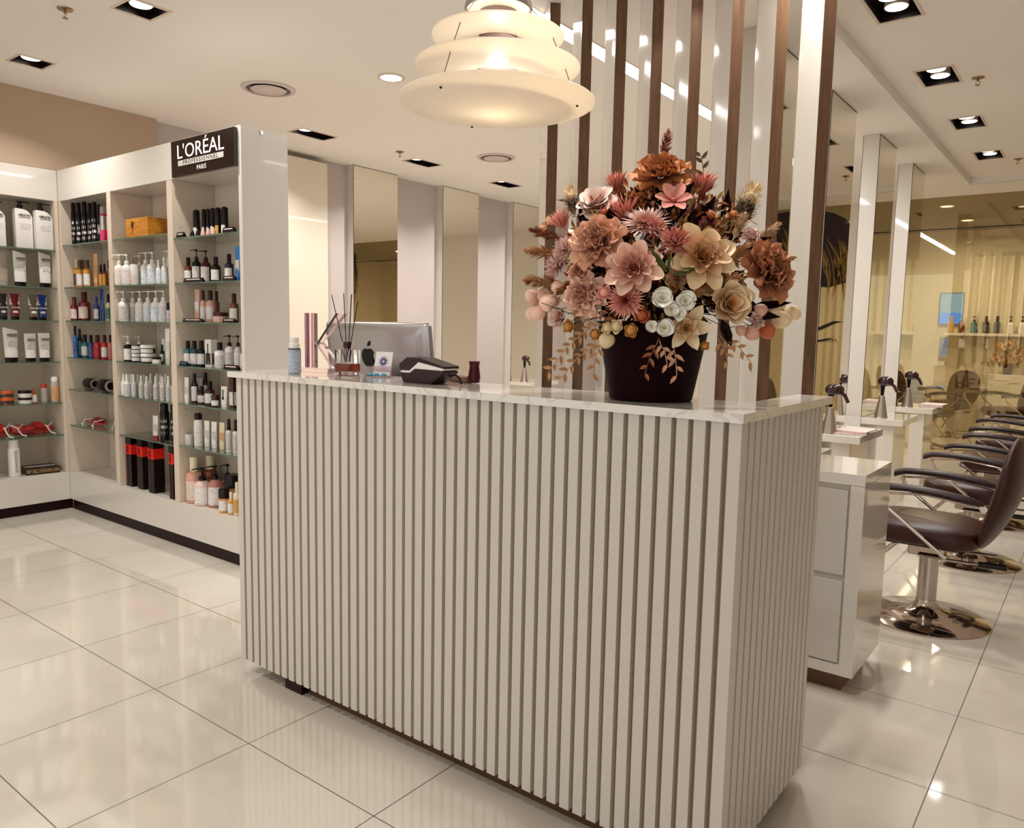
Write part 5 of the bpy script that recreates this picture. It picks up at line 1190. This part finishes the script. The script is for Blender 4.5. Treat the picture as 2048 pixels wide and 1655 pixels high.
for tone, p0, p1, R_ in PLUMES:
    a = Vector(p0)-BO; c = Vector(p1)-BO; ax = c-a; b = MB(); ln = ax.length
    b.tube([a-ax*.5, a+ax*.3, c-ax*.05], .0014, 5)
    for k in range(190):
        t = fr.random()**.8; rad = R_*1.35*math.sin(PI*min(.98, .14+.86*t))**.7
        u = Vector((fr.gauss(0, 1), fr.gauss(0, 1), fr.gauss(0, 1))); u -= ax*(u.dot(ax)/ax.dot(ax)); u.normalize()
        dd = (u*.8+ax.normalized()*1.0).normalized(); leafq(b, a+ax*t, dd, TOCAM+u*.3, rad*fr.uniform(.7, 1.5), .0026)
    m_ = mat('plume_'+tone, PL[tone][1], .7)
    if not m_.get('v'): vary(m_, PL[tone][0], PL[tone][1], 60, (1, 1, 1), 2, .35, .6); m_['v'] = 1
    b.build('plume', m_, bq)
for tone, p0, p1, R_ in SPRAYS:
    a = Vector(p0)-BO; c = Vector(p1)-BO; ax = c-a; b = MB(); ln = ax.length; mid = a+ax*.55+Vector((0, 0, .012))
    pts = [a-ax*.25, a, mid, c]; b.tube(pts, .0011, 5)
    m = max(5, int(ln/.011))
    for k in range(m):
        t = k/(m-1); q = a.lerp(mid, t/.55) if t < .55 else mid.lerp(c, (t-.55)/.45)
        sd = TOCAM.cross(ax).normalized()*(1 if k % 2 else -1)
        leafq(b, q, ax.normalized()*.8+sd*.8+TOCAM*fr.uniform(-.2, .5), TOCAM+sd*.4, .027*fr.uniform(.8, 1.15), .0115)
    b.build('leaf_spray', mat('spray_'+tone, SPR[tone], .45), bq)
# dense dark foliage filling the middle, with a few long leaves
CC = Vector((PC.x, PC.y, 1.60))-BO-TOCAM*.02
LAT = Vector((.888, .459, 0))
def pack(name, n, m, R_, z_, L_, W_, seed, front=1.0):
    q = random.Random(seed); b = MB()
    for k in range(n):
        u = Vector((q.gauss(0, 1), q.gauss(0, 1), q.gauss(0, 1))).normalized(); rr_ = q.uniform(.35, 1)**.5
        p = CC+LAT*(u.x*R_*rr_)+TOCAM*(u.y*.13*rr_)+Vector((0, 0, u.z*z_*rr_))
        if p.z < .0: p.z = q.uniform(0, .03)
        out = (p-CC).normalized(); leafq(b, p, out+Vector((q.gauss(0, .5), q.gauss(0, .5), q.gauss(0, .5))), TOCAM+out, L_*q.uniform(.6, 1.3), W_*q.uniform(.7, 1.2))
    o = b.build(name, m, bq); o['kind'] = 'stuff'; return o
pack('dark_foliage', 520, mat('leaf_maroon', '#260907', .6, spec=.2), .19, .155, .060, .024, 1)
pack('brown_foliage', 700, mat('leaf_rust', '#8a4a22', .5), .245, .20, .036, .013, 2)
pack('gold_foliage', 600, mat('leaf_gold', '#c89a5c', .5), .25, .20, .028, .010, 3, 1)
pack('pale_twigs', 420, mat('leaf_pale', '#ecd0b8', .5), .24, .19, .016, .006, 5)
def at_(s, t, z): return PC+LAT*s+TOCAM*t+Vector((0, 0, z))-BO
for s, t, z, ds, dz, L_, W_ in [(.24, .05, 1.47, 1, .12, .11, .024), (.22, .08, 1.455, 1, -.1, .10, .03), (.20, .06, 1.50, 1, -.6, .09, .03), (.17, .1, 1.44, .4, -1, .08, .03), (.15, .02, 1.60, .2, 1, .13, .030), (.17, .0, 1.66, .1, 1, .12, .03), (.21, .03, 1.62, 1, .35, .09, .03), (-.17, .03, 1.66, -.5, 1, .09, .03), (-.15, .05, 1.63, -.6, .8, .10, .035), (-.12, .08, 1.66, .7, .8, .07, .03), (.05, .02, 1.68, .1, 1, .10, .03), (.10, .03, 1.66, .5, 1, .11, .035), (.12, .14, 1.49, -1, .1, .09, .035)]:
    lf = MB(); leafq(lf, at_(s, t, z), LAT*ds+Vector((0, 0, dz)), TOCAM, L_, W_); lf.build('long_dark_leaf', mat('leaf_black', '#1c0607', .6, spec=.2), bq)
for s, t, z, ds, dz, L_ in [(.03, .2, 1.545, -.6, .8, .075), (.035, .2, 1.545, .0, 1, .05), (.04, .2, 1.54, .9, .25, .07), (.03, .2, 1.535, -.9, .1, .05), (.07, .17, 1.60, .6, .8, .03)]:
    lf = MB(); leafq(lf, at_(s, t, z), LAT*ds+Vector((0, 0, dz)), TOCAM, L_, .018); lf.build('green_leaf', mat('leaf_green', '#5c6434', .5), bq)
tw = MB(); q = random.Random(9)
for k in range(26):
    sgn = 1 if k % 2 else -1; a = at_(.12*sgn, .05, q.uniform(1.44, 1.5)); c = at_(sgn*q.uniform(.18, .30), q.uniform(.0, .1), q.uniform(1.40, 1.52)); m = a.lerp(c, .5)+Vector((0, 0, q.uniform(-.02, .02)))
    tw.tube([a, m, c], .0009, 4)
tw.build('dark_twigs', mat('leaf_black', '#1c0607', .6, spec=.2), bq)['kind'] = 'stuff'
t = thing('small_bouquet', 'small orange and cream flower arrangement on the cabinet beyond the tinted glass', 'bouquet', (-1.12, YE-.32, .901))
MB().lathe([(.05, 0), (.07, .14), (.06, .15)], 20).build('vase', m_pot, t, True)
sb = MB(); q = random.Random(2)
for k in range(160):
    u = Vector((q.gauss(0, 1), q.gauss(0, 1), q.gauss(0, 1))).normalized(); leafq(sb, Vector((0, 0, .30))+u*.12, u, TOCAM, .10, .03)
sb.build('leaves', MATS['leaf_gold'], t)['kind'] = 'stuff'
for k in range(7):
    u = Vector((q.uniform(-.15, .15), -.13, .30+q.uniform(-.13, .16))); o = bloom('dahlia').build('dahlia', fmat('peachcream'), t, True); o.matrix_local = Matrix.Translation(u) @ Vector((u.x, -1, .2)).to_track_quat('Z', 'Y').to_matrix().to_4x4() @ Matrix.Scale(.055, 4)
